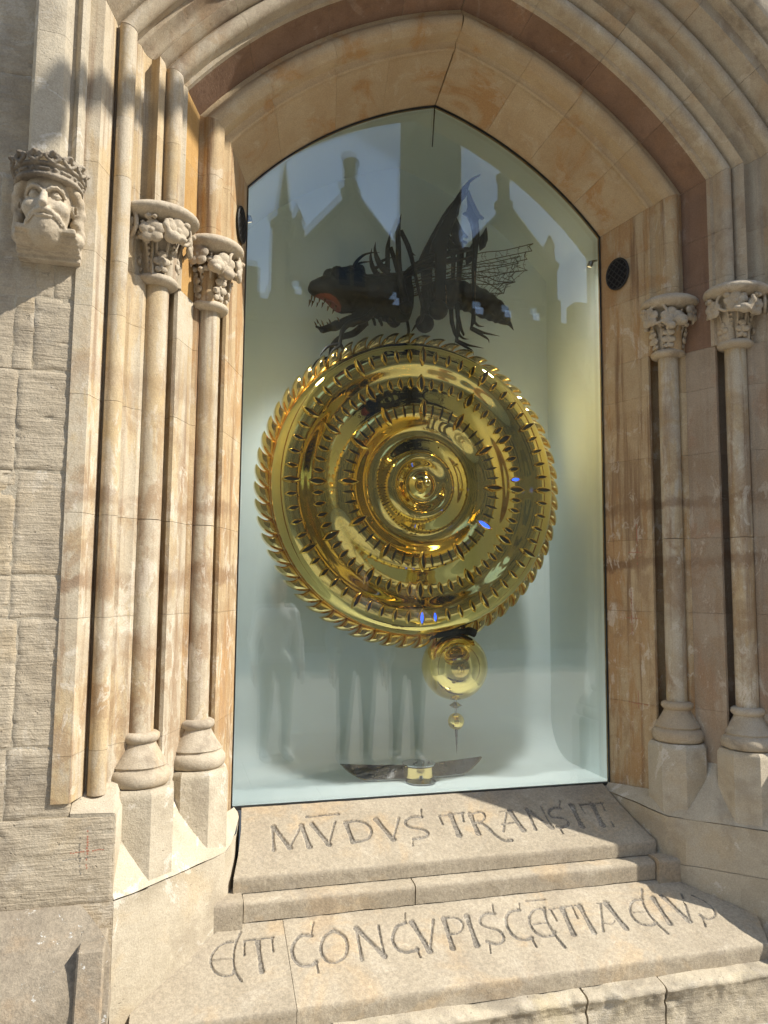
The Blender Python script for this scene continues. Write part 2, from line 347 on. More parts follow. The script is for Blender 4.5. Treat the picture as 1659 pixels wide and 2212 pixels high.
# ---------------- arch sweep ----------------
AZ=1.508; XC=.487; DR=.962       # arch centre (∓XC, AZ); radius of the arc through jamb line x is x+DR
def zs(x): x=np.asarray(x,float); return AZ+np.sqrt((x+DR)**2-(x+XC)**2)
def arcpt(x,th): return -XC+(x+DR)*np.cos(th), AZ+(x+DR)*np.sin(th)
def thS(x): return np.arctan2(zs(x)-AZ,x+XC)
def thA(x): return np.arccos(XC/(x+DR))
def prism(prof,back,n,posf):
    # closed section prof+back swept through n stations; posf(i,x,y)->3D
    sec=list(prof)+list(back); m=len(sec); V=[]
    for i in range(n): V+=[posf(i,x,y) for x,y in sec]
    F=[]
    for i in range(n-1):
        for k in range(m): q=(k+1)%m; F.append((i*m+k,i*m+q,(i+1)*m+q,(i+1)*m+k))
    F.append(tuple(range(m-1,-1,-1))); F.append(tuple((n-1)*m+k for k in range(m)))
    return np.array(V),F
def arc_stone(prof,back,t0,t1,g=.0006,n=7):
    X=np.array([p[0] for p in list(prof)+list(back)])
    def pos(i,x,y):
        R=x+DR; a=t0+g/R if t0 is not None else float(thS(x))+g/R; b=t1-g/R if t1 is not None else float(thA(x))-(.0022+.0012*math.sin(60*x)+.001*math.sin(171*x+y*90))/R
        a=min(max(a,float(thS(x))+g/R),float(thA(x))); b=min(max(b,a),float(thA(x))-.0004/R)
        th=a+(b-a)*i/(n-1); px,pz=arcpt(x,th); return (px,y,pz)
    return prism(prof,back,n,pos)
def jamb_stone(prof,back,z0,z1,g=.0006):
    def pos(i,x,y):
        if i==0: return (x,y,z0+g)
        return (x,y,(float(zs(x)) if z1 is None else z1)-g)
    return prism(prof,back,2,pos)
def arcpts(cx,cy,r,a0,a1,n=9):
    return [(cx+r*math.cos(R_(a)),cy+r*math.sin(R_(a))) for a in np.linspace(a0,a1,n)]
# plan profiles of the right jamb (x out from the middle, y towards the street negative)
A_UP=[(.9005,-.008),(.992,-.266),(.999,-.276),(.999,-.296),(1.006,-.304),(1.018,-.306),(1.029,-.316),(1.031,-.372),(1.036,-.38)]+arcpts(1.077,-.374,.034,205,335,9)+[(1.112,-.383),(1.132,-.379)]
A_BK=[(1.16,-.30),(1.16,.035)]
B_UP=[(1.132,-.379),(1.181,-.50),(1.183,-.522),(1.197,-.526),(1.199,-.562)]+arcpts(1.228,-.566,.029,190,330,8)+[(1.258,-.572),(1.263,-.568),(1.267,-.600),(1.285,-.627),(1.295,-.605),(1.304,-.590),(1.316,-.583),(1.330,-.588),(1.342,-.602),(1.351,-.628),(1.354,-.635),(1.368,-.640)]
B_BK=[(1.40,-.60),(1.40,-.379)]
C_UP=[(1.368,-.640)]+arcpts(1.394,-.686,.031,150,330,11)+[(1.422,-.690),(1.427,-.672),(1.431,-.672),(1.437,-.706),(1.465,-.782),(1.478,-.783)]
C_BK=[(1.52,-.783),(1.52,-.60),(1.40,-.60)]
A_LO=[(.9005,-.008),(.992,-.270),(.998,-.279),(1.012,-.276),(1.022,-.255),(1.05,-.225),(1.085,-.235),(1.108,-.262),(1.112,-.300),(1.106,-.352),(1.112,-.372),(1.132,-.379)]
B_LO=[(1.132,-.379),(1.181,-.498),(1.192,-.512),(1.206,-.508),(1.214,-.48),(1.245,-.452),(1.28,-.462),(1.305,-.495),(1.310,-.53),(1.304,-.585),(1.314,-.602),(1.328,-.606),(1.343,-.617),(1.351,-.628),(1.354,-.635),(1.368,-.640)]
door=thing('gothic_doorway',(0,-.4,GZ),'pointed limestone archway of stepped mouldings around the glazed golden clock','archway')
ZCAP=2.05
JLOW=[-.12,.40,.83,1.17,1.56,1.86,ZCAP]
JUP=[ZCAP,2.36,2.58,None]
def fmB(VF,m,n): return [1 if (i<m*(n-1) and i%m==0) else 0 for i in range(len(VF[1]))]
def both(name,VF,mat,parent,smooth=35,jit=0.,fm=None):
    out=[]
    for s in(1,-1):
        V,F=VF if s==1 else mirror(*VF)
        if jit: V=V+np.array([0,RND.uniform(-jit,jit),0])
        out.append(obj(name,V,F,mat[0 if s==1 else 1] if isinstance(mat,(tuple,list)) else mat,parent,smooth,fm))
    return out
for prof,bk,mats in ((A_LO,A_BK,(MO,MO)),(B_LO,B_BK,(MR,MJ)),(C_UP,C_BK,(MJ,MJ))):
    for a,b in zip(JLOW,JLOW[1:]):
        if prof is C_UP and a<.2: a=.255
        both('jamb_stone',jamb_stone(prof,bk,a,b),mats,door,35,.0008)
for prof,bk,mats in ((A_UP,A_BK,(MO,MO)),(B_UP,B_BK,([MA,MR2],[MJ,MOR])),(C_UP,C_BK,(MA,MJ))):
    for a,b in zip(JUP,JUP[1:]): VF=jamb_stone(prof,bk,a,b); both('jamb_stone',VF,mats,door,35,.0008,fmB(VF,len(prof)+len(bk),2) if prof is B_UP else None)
for ri,(prof,bk,mat) in enumerate(((A_UP,A_BK,MOA),(B_UP,B_BK,MA),(C_UP,C_BK,MA))):
    xm=np.mean([p[0] for p in prof]); t0,t1=float(thS(xm)),float(thA(xm)); n=4+ri//2
    cuts=[None]+[t0+(t1-t0)*(k+RND.uniform(-.12,.12))/n for k in range(1,n)]+[None]
    for a,b in zip(cuts,cuts[1:]): VF=arc_stone(prof,bk,a,b); both('voussoir',VF,([MA,MR2],[MA,MR2]) if ri==1 else mat,door,35,.0012,fmB(VF,len(prof)+len(bk),7) if ri==1 else None)
# solid masonry behind the dressed stones
CORE=[(1.14,.9),(1.14,-.34),(1.36,-.50),(1.50,-.71),(2.6,-.71)]
both('rubble_core',jamb_stone(CORE,[(2.6,.9)],-.5,None),MB_,door,30)
both('rubble_core',arc_stone(CORE,[(2.6,.9)],None,None,.0006,12),MB_,door,30)
# crack at the ridge joint
cr=[(0,-.03,3.318),(.004,-.10,3.322),(-.003,-.18,3.365),(.003,-.26,3.40),(-.002,-.30,3.43)]
# ---------------- shafts, capitals, bases, plinths ----------------
S_IN=(1.072,-.331,.0465); S_OUT=(1.271,-.548,.0475)
def necking(x,y): return [(.052,2.028),(.070,2.033),(.079,2.043),(.079,2.052),(.070,2.062),(.056,2.066)]
BASE_P=[(r_ if r_<.075 else .075+(r_-.075)*.78,z_) for r_,z_ in [(.108,.250),(.120,.258),(.126,.275),(.124,.292),(.114,.305),(.102,.309),(.101,.314),(.106,.318),(.099,.328),(.084,.345),(.070,.366),(.060,.384),(.058,.392),(.066,.398),(.071,.408),(.069,.420),(.060,.426),(.050,.428)]]
def leafrot(az):
    c,s=math.cos(az),math.sin(az); return np.array([[c,-s,0],[s,c,0],[0,0,1]])
def capital_sdf(kind):
    # local frame: shaft axis at x=y=0, z absolute; -y is the street
    s=SDF((-.175,-.185,2.055),(.175,.12,2.345),.0025)
    s.lathe((0,0,0),[(2.06,.052),(2.10,.056),(2.16,.062),(2.21,.070),(2.25,.086),(2.275,.10)],0)
    sx=1.0 if kind else .9
    s.ell((0,-.02,2.283),(.148*sx,.135,.043),.01)
    rng=random.Random(11+kind)
    def on(az,z,e=0.):   # point on the bell, az=0 faces the street
        r=np.interp(z,[2.06,2.10,2.16,2.21,2.25,2.275],[.052,.056,.066,.082,.104,.112])+e
        return np.array([r*math.sin(az),-r*math.cos(az),z])
    def leaf(az,z,sz,e=.012,lobes=3):
        sz=sz*1.18; e=e+.006
        c=on(az,z,e); tx=np.array([math.cos(az),math.sin(az),0]); n=np.array([math.sin(az),-math.cos(az),0.]); up=np.array([0,0,1.])
        rot=np.stack([tx,n,up],1)
        for k in range(lobes):
            a=math.pi/2+(k-(lobes-1)/2)*(2.1 if lobes==3 else 1.25)
            s.ell(c+tx*sz*.62*math.cos(a)+up*sz*.62*math.sin(a)+n*rng.uniform(0,.004),(sz*.58,sz*.30,sz*.52),.0025,rot=rot)
        s.ell(c+n*.004,(sz*.3,sz*.3,sz*.3),.003,rot=rot)
    # stems
    for az in np.linspace(-2.0,2.0,9): s.path([on(az,2.065,.004),on(az,2.14,.006),on(az*1.03,2.20,.01),on(az*1.06,2.235,.016)],.0055,.0045,.003)
    for az in (-1.15,0.25,1.45) if kind else (-.8,.55,1.6):
        leaf(az,2.115,.024,.008,3); leaf(az,2.085,.018,.006,3)
        if not kind: leaf(az,2.145,.021,.01,3)
    for az in np.linspace(-1.9,1.9,4):           # beaded strips
        for k in range(6): s.ell(on(az+.22,2.075+.02*k,.006),(.007,.007,.007),.002)
    # big leaf clusters under the abacus
    if kind:
        for az,z,sz in ((-1.0,2.225,.034),(.62,2.215,.036),(1.55,2.20,.032),(-.15,2.20,.034)): leaf(az,z,sz,.028,5)
        for az in (-.95,): s.torus(on(az,2.228,.032),.05,.008,on(az,2.228,1)-on(az,2.228,0))
        for az in (.95,2.1): s.torus(on(az,2.225,.022),.042,.007,on(az,2.225,1)-on(az,2.225,0))
        # little bird-like boss
        s.ell((.055,-.135,2.175),(.030,.026,.022),.006); s.path([(.04,-.15,2.185),(.03,-.16,2.205),(.033,-.158,2.222)],.013,.009,.006); s.ell((.085,-.125,2.172),(.02,.018,.012),.004)
    else:
        for az,z,sz in ((-1.35,2.205,.034),(-.45,2.225,.034),(.45,2.20,.036),(1.35,2.21,.036)): leaf(az,z,sz,.026,5)
        for az in (1.0,-.95): s.torus(on(az,2.222,.026),.044,.007,on(az,2.222,1)-on(az,2.222,0))
        s.ell((.02,-.13,2.18),(.034,.03,.026),.008); s.ell((.02,-.15,2.165),(.018,.016,.014),.004); s.ell((.07,-.125,2.15),(.022,.02,.018),.005)
    for k in range(34):
        az=rng.uniform(-2,2); z=rng.uniform(2.17,2.25); r=rng.uniform(.009,.016); s.ell(on(az,z,rng.uniform(.01,.03)),(r,r,r*.8),.003)
    s.noise(.0012,80,kind*9); return s.mesh()
CAPS=[capital_sdf(1),capital_sdf(0)]
WASH_Z=-.053
def octo(cx,cy,r,a0=22.5): return [(cx+r/math.cos(R_(22.5))*math.cos(R_(a0+45*k)),cy+r/math.cos(R_(22.5))*math.sin(R_(a0+45*k))) for k in range(8)]
for oi_,(sx,sy,sr) in enumerate((S_OUT,S_IN)):
    for s in(1,-1):
        ms=MJ if s<0 else MR
        # the shaft in two drums
        prof=[(sr,.425),(sr,1.22)]
        V,F=lathe([(sr,.425),(sr*.995,1.168)],40,(s*sx,sy,0)); col=obj('column',V,F,MJ,door,40)
        V,F=lathe([(sr*.995,1.1705),(sr*.985,2.035)],40,(s*sx,sy,0)); obj('shaft_drum',V,F,MJ,col,40)
        V,F=lathe(necking(0,0),40,(s*sx,sy,0)); obj('necking_ring',V,F,MC,col,60)
        V,F=CAPS[oi_]; V=V+np.array([sx,sy,0]) if s>0 else (V*np.array([1,1,1])+np.array([-sx,sy,0]))
        if s>0 and True: V=V.copy(); V[:,0]=2*sx-V[:,0]; F2=F[:,::-1].copy()
        else: F2=F
        obj('capital',V,F2,MC,col,180)
        V,F=lathe(BASE_P,44,(s*sx,sy,0))
        nz=fbm(V,26,3,5+oi_)*.0045; ctr=np.array([s*sx,sy]); d=V[:,:2]-ctr; rr_=np.linalg.norm(d,axis=1)[:,None]+1e-6; V[:,:2]+=d/rr_*nz[:,None]*(.3+(V[:,2:3]<.33)); obj('moulded_base',V,F,MC,col,60)
        # octagonal plinth, turned to the 45 degree splay
        o8=octo(sx,sy,.124,22.5) if True else 0
        V=[];F=[]
        for (z,k) in ((-.30,1.),(.222,1.),(.236,.985),(.244,.94),(.250,.9)):
            V+=[(s*(sx+(x-sx)*k),sy+(y-sy)*k,z) for x,y in o8]
        for i in range(4):
            for k in range(8): q=(k+1)%8; F.append((i*8+k,i*8+q,(i+1)*8+q,(i+1)*8+k))
        F.append(tuple(range(32,40)))
        obj('plinth',V,F,MB_,col,30)
# ---------------- splayed base with its sloping wash ----------------
def base_side(s):
    lo=[(.868,-.02),(.905,-.25),(.928,-.345),(.952,-.405),(1.0,-.465),(1.06,-.522),(1.15,-.613),(1.24,-.702),(1.3215,-.7712)]
    hi=[(.885,-.01),(.985,-.255),(1.02,-.27),(1.06,-.25),(1.12,-.37),(1.17,-.47),(1.25,-.47),(1.33,-.60),(1.40,-.69)]
    zl=[-.03,-.035,-.045]+[WASH_Z]*6; zh=[.0,.02,.10,.17,.17,.17,.20,.22,.24]
    V=[];F=[]; n=len(lo); dense=8
    def rs(P): 
        P=np.array(P,float); t=np.linspace(0,len(P)-1,(len(P)-1)*dense+1); return np.stack([np.interp(t,range(len(P)),P[:,k]) for k in range(P.shape[1])],1)
    L=rs([(x,y,z) for (x,y),z in zip(lo,zl)]); H=rs([(x,y,z) for (x,y),z in zip(hi,zh)]); B0=L.copy(); B0[:,2]=-.76
    rows=[H]+[H+(L-H)*k/8 for k in range(1,8)]+[L]
    V=np.vstack(rows); V[:,0]*=s
    V+=np.stack([0*V[:,0],0*V[:,0],fbm(V,12,3,4)*.004],1); m=len(L)
    F=[(i*m+k,i*m+k+1,(i+1)*m+k+1,(i+1)*m+k) for i in range(len(rows)-1) for k in range(m-1)]
    if s<0: F=flip(F)
    o=obj('sloping_wash',V,F,MB_,door,60)
    # wall stones of the splay below the wash: two courses
    for z1,z0,off in (((WASH_Z-.002,-.245,0.),(-.247,-.76,0.)) if s>0 else ((WASH_Z-.002,-.76,0.),)):
        for k0,k1 in ((0,3*dense),(3*dense,6*dense),(6*dense,8*dense)) if z0<-.3 else ((0,4*dense),(4*dense,8*dense)):
            seg=L[k0:k1+1].copy(); N=max(4,int((z1-z0)/.03)); zz=np.linspace(z1,z0,N); V=[]
            for z in zz: V.append(np.stack([seg[:,0],seg[:,1],np.full(len(seg),z)],1))
            if z1>-.1: V[0][:,2]=np.minimum(seg[:,2]-.002,V[0][:,2]+.03)
            V=np.vstack(V); nrm=np.array([-.70,-.71,0]); tap=np.tile(np.zeros(len(seg))+np.clip(np.minimum(np.arange(len(seg)) if k0==0 else 99,(len(seg)-1-np.arange(len(seg))) if k1==8*dense else 99)/5.,0,1),N); V=V+nrm*(tap*(fbm(V,7,5,2+s)*.008+.006*np.clip((vn(V,5.5,s+7)-.5)*8,0,1)))[:,None]; V[:,0]*=s; m2=len(seg)
            F=[(i*m2+k,i*m2+k+1,(i+1)*m2+k+1,(i+1)*m2+k) for i in range(N-1) for k in range(m2-1)]
            if s<0: F=flip(F)
            obj('splay_stone',V,F,MB_,door,60)
for s in(1,-1): base_side(s)
# stop blocks where the outer mouldings die into the base
for s in(1,-1):
    P=[(1.300,-.600),(1.40,-.60),(1.462,-.60),(1.462,-.774),(1.328,-.774)]
    V=[];F=[]
    for z in (-.05,.214): V+=[(s*x,y,z) for x,y in P]
    V+=[(s*1.33,-.62,.285),(s*1.40,-.62,.285),(s*1.462,-.62,.285),(s*1.462,-.776,.222),(s*1.335,-.776,.217)]
    for i in range(2):
        for k in range(5): q=(k+1)%5; F.append((i*5+k,i*5+q,(i+1)*5+q,(i+1)*5+k))
    F.append(tuple(range(10,15)))
    if s<0: F=flip(F)
    obj('stop_block',V,F,MB_,door,30)
# hood mould
HPR=[(1.512,-.770),(1.513,-.815),(1.518,-.835),(1.529,-.842),(1.540,-.834),(1.546,-.822),(1.556,-.825),(1.562,-.862),(1.572,-.882),(1.590,-.890),(1.655,-.893),(1.668,-.872),(1.670,-.770)]
for s in(1,-1):
    for a,b in ((2.30,2.72),(2.72,None)):
        V,F=jamb_stone(HPR,[],a,b); V,F=(V,F) if s>0 else mirror(V,F); obj('hood_mould',V,F,MC if s>0 else MB_,door,35)
    t0,t1=float(thS(1.6)),float(thA(1.6))
    for k in range(5):
        V,F=arc_stone(HPR,[],None if k==0 else t0+(t1-t0)*k/5,None if k==4 else t0+(t1-t0)*(k+1)/5); V,F=(V,F) if s>0 else mirror(V,F); obj('hood_mould',V,F,MC if s>0 else MB_,door,35)
# ---------------- rubble-faced ashlar wall ----------------
wall=thing('stone_wall',(-2.2,-.6,GZ),'weathered grey ashlar wall beside the archway with open joints','wall')
def ashlar(x0,x1,z0,z1,yf,seed,res=.011,amp=.005,mat=None,parent=None,name='ashlar_block',sgn=1,rag=.005,depth=.25):
    g=.0012; x0+=g;x1-=g;z0+=g;z1-=g
    nx=max(3,int((x1-x0)/res)); nz=max(3,int((z1-z0)/res)); xs=np.linspace(x0,x1,nx+1); zz=np.linspace(z0,z1,nz+1)
    GX,GZ_=np.meshgrid(xs,zz,indexing='ij'); P=np.stack([GX,0*GX+seed*3.1,GZ_],-1)
    e=np.minimum(np.minimum(GX-x0,x1-GX),np.minimum(GZ_-z0,z1-GZ_)); chip=vn(P,28,seed)*.008+.0008
    h=amp*(fbm(P*np.array([.7,1,1.7]),22,4,seed))+amp*.55*fbm(P,7,3,seed+4)
    h-=.0035*np.clip(1-e/chip,0,1)**.9; h-=.006*np.clip((fbm(P*np.array([.5,1,1.8]),26,3,seed+9)-.42)*5,0,1)*rag/.005
    V=np.stack([GX,yf-h,GZ_],-1).reshape(-1,3); m=nz+1
    V[:,0]=np.where(np.abs(V[:,0]-x0)<1e-6,V[:,0]+0,V[:,0])
    i=np.arange(nx)[:,None]*m+np.arange(nz)[None,:]; Q=np.stack([i,i+m,i+m+1,i+1],-1).reshape(-1,4)
    n0=len(V); bc=np.array([(x0,yf+depth,z0),(x1,yf+depth,z0),(x1,yf+depth,z1),(x0,yf+depth,z1)])
    F=[tuple(q) for q in Q.tolist()]
    b=[k*m for k in range(nx+1)]; r=[nx*m+k for k in range(nz+1)]; t=[k*m+nz for k in range(nx,-1,-1)]; l=[k for k in range(nz,-1,-1)]
    F+=[tuple(b[::-1]+[n0,n0+1]),tuple(r[::-1]+[n0+1,n0+2]),tuple(t[::-1]+[n0+2,n0+3]),tuple(l[::-1]+[n0+3,n0])]
    V=np.vstack([V,bc])
    if sgn<0: V,F=mirror(V,F)
    return obj(name,V,F,mat or MW,parent or wall,40)
LJ=[(-.058,.212,[(-1.77,-1.3235),(-2.5,-1.77)]),(.212,.427,[(-1.655,-1.463),(-2.3,-1.655)]),(.427,.828,[(-1.640,-1.463),(-2.4,-1.640)]),(.828,.965,[(-1.668,-1.463),(-2.3,-1.668)]),
 (.965,1.30,[(-1.668,-1.463),(-2.5,-1.668)]),(1.30,1.63,[(-1.678,-1.463),(-2.3,-1.678)]),(1.63,1.875,[(-1.64,-1.463),(-1.70,-1.64),(-2.4,-1.70)]),(1.875,2.0,[(-1.585,-1.463),(-1.642,-1.585),(-1.70,-1.642),(-2.3,-1.70)]),
 (2.0,2.28,[(-1.76,-1.463),(-2.4,-1.76)]),(2.28,2.63,[(-1.90,-1.463),(-2.4,-1.90)]),(2.63,2.96,[(-1.80,-1.463),(-2.3,-1.80)])]
k=0
for z0,z1,bl in LJ:
    for x0,x1 in bl:
        k+=1; ashlar(x0,x1,z0,z1,-.776,k*1.7,.0085 if x1>-1.7 else .02,.004 if z0<2 else .0025)
    ashlar(-3.4,bl[-1][0],z0,z1,-.776,k*2.3,.05)
for z0,z1,bl in LJ[::2]+LJ[1::2]:
    for x0,x1 in ((1.3235 if z0<0 else 1.478 if z0<.3 else 1.463,2.4),(2.4,3.4)): ashlar(x0,x1,z0,z1,-.776,z0*9+x0,.06)
V,F=box(-3.4,-1.47,-.7725,-.60,-.05,2.96); obj('mortar_bed',V,F,MB_,wall)
V,F=box(1.47,3.4,-.7695,-.60,-.05,2.96); obj('mortar_bed',V,F,MB_,wall)
# wall above the springing, one course of big stones following the arch
for s in(1,-1):
    for k in range(4):
        pr=[(1.50,-.772),(2.6,-.772)]; bk=[(2.6,-.5),(1.50,-.5)]; t0,t1=float(thS(1.9)),float(thA(1.9))
        V,F=arc_stone(pr,bk,None if k==0 else t0+(t1-t0)*k/4,None if k==3 else t0+(t1-t0)*(k+1)/4,.002,6); V,F=(V,F) if s>0 else mirror(V,F); obj('spandrel_stone',V,F,MW,wall,35)
    V,F=jamb_stone([(1.50,-.772),(2.6,-.772)],[(2.6,-.5),(1.50,-.5)],2.962,None); V,F=(V,F) if s>0 else mirror(V,F); obj('spandrel_stone',V,F,MW,wall,35)
for x0 in (-3.4,-1.7,0,1.7): obj('parapet_stone',*bbox(x0+.003,x0+1.697,-.76,-.5,5.0,6.2,.01),MW,wall)
# plinth course under the ashlar with weathered sloping top
pl=thing('wall_plinth',(-1.9,-.9,GZ),'lichen-spotted sloping plinth stones at the foot of the grey wall, left of the sill','plinth')
MP=stone('plinth_limestone',(.33,.275,.20),(.26,.215,.155),ochre=(.36,.24,.13),och=.35,pal=.0,lich=.85,stain=(.15,.12,.09),dark=.4,speck=.12,bump=.7)
def plinth(x0,x1,xtop1,seed,sgn=1):
    # section in y,z swept in x; the right end is mitred back to the splay
    sec=[(-.74,-.052),(-.785,-.057),(-.80,-.066),(-.835,-.10),(-.87,-.145),(-.905,-.20),(-.93,-.255),(-.945,-.30),(-.948,-.36)]
    sec=smoothpts([(a,b,0) for a,b in sec],4)[:,:2]; N=max(8,int((x1-x0)/.016)); V=[]
    for i in range(N+1):
        t=i/N
        for j,(y,z) in enumerate(sec):
            xr=np.interp(y,[-.875,-.781],[x1,xtop1]); V.append((x0+(xr-x0)*t,y,z))
    V=np.array(V); m=len(sec); n=fbm(V,9,5,seed)*.010+fbm(V,50,2,seed)*.003; V[:,1]-=n*.7; V[:,2]+=n*.7
    F=[(i*m+j,i*m+j+1,(i+1)*m+j+1,(i+1)*m+j) for i in range(N) for j in range(m-1)]
    n0=len(V); V=np.vstack([V,[(x1,-.62,-.36),(xtop1,-.62,-.062),(x0,-.62,-.36),(x0,-.62,-.062)]])
    F.append(tuple([N*m+j for j in range(m-1,-1,-1)]+[n0+1,n0])); F.append(tuple([j for j in range(m)]+[n0+2,n0+3]))
    if sgn<0: V,F=mirror(V,F)
    return obj('plinth_stone',V,F,MP,pl,60)
plinth(-1.95,-1.318,-1.42,3); plinth(-2.75,-1.955,-1.955,5); plinth(-3.4,-2.755,-2.755,6)
V,F=box(-1.47,-1.3225,-.774,-.60,-.40,-.056); obj('quoin_stone',V,F,MW,pl)
# inset block at the corner of the plinth
V,F=bbox(-1.412,-1.334,-.966,-.80,-.345,-.135,.006); V[:,1]+=np.where(V[:,2]>-.2,.045,0); V=V+np.stack([fbm(V,30,2)*.003]*3,1); obj('corner_block',V,F,MP,pl,30)
for x0,x1 in ((-2.1,-1.325),(-3.4,-2.1)): ashlar(x0,x1,-.705,-.368,-.955,x0*5,.012 if x1>-1.5 else .05,.005,MP,pl,'plinth_block')
for x0,x1 in ((1.33,2.1),(2.1,3.4)): plinth(-x1,-x0,-x0-.0,x0,-1); ashlar(x0,x1,-.705,-.368,-.955,x0*5,.05,.005,MP,pl,'plinth_block')
# ---------------- inscribed slabs: letter strokes (x along, s down the slope), widths ----------------
L1=[([(-0.743,0.124),(-0.752,0.256)],0.011),([(-0.74,0.128),(-0.687,0.251)],0.0165),([(-0.687,0.251),(-0.624,0.13)],0.0085),([(-0.624,0.13),(-0.608,0.253)],0.0165),([(-0.595,0.086),(-0.458,0.082)],0.01),([(-0.58,0.128),(-0.527,0.25)],0.0165),([(-0.527,0.25),(-0.48,0.127)],0.0085),([(-0.435,0.136),(-0.426,0.246)],0.016),([(-0.435,0.133),(-0.383,0.131),(-0.343,0.159),(-0.337,0.199),(-0.366,0.239),(-0.426,0.248)],0.0117),([(-0.301,0.129),(-0.255,0.251)],0.0175),([(-0.255,0.251),(-0.199,0.132)],0.009),([(-0.085,0.091),(-0.099,0.138)],0.0065),([(-0.098,0.136),(-0.137,0.131),(-0.172,0.149),(-0.178,0.176),(-0.154,0.196),(-0.112,0.209),(-0.096,0.233),(-0.12,0.252),(-0.167,0.257)],0.012),([(-0.17,0.256),(-0.182,0.293)],0.006),([(-0.017,0.137),(0.099,0.128)],0.0085),([(0.037,0.134),(0.035,0.258)],0.0195),([(-0.017,0.137),(-0.017,0.188)],0.0075),([(0.092,0.132),(0.082,0.181)],0.0085),([(0.128,0.138),(0.122,0.257)],0.018),([(0.122,0.14),(0.18,0.131),(0.192,0.157),(0.171,0.183),(0.132,0.193)],0.0102),([(0.147,0.19),(0.174,0.218),(0.195,0.274),(0.224,0.307),(0.255,0.31)],0.0132),([(0.299,0.146),(0.24,0.256)],0.0085),([(0.265,0.14),(0.334,0.134)],0.006),([(0.318,0.14),(0.333,0.259)],0.0185),([(0.249,0.214),(0.33,0.209)],0.0085),([(0.405,0.139),(0.39,0.261)],0.0115),([(0.408,0.139),(0.47,0.256)],0.019),([(0.48,0.127),(0.473,0.256)],0.0085),([(0.591,0.099),(0.561,0.149)],0.007),([(0.569,0.146),(0.53,0.142),(0.501,0.166),(0.505,0.196),(0.55,0.207),(0.567,0.23),(0.55,0.253),(0.518,0.26),(0.498,0.256)],0.013),([(0.507,0.259),(0.506,0.297)],0.0065),([(0.634,0.131),(0.618,0.263)],0.0215),([(0.675,0.133),(0.795,0.131)],0.009),([(0.739,0.134),(0.72,0.267)],0.0215),([(0.675,0.133),(0.671,0.186)],0.0075),([(0.788,0.133),(0.781,0.178)],0.008),([(0.774,0.253),(0.769,0.279)],0.01)]
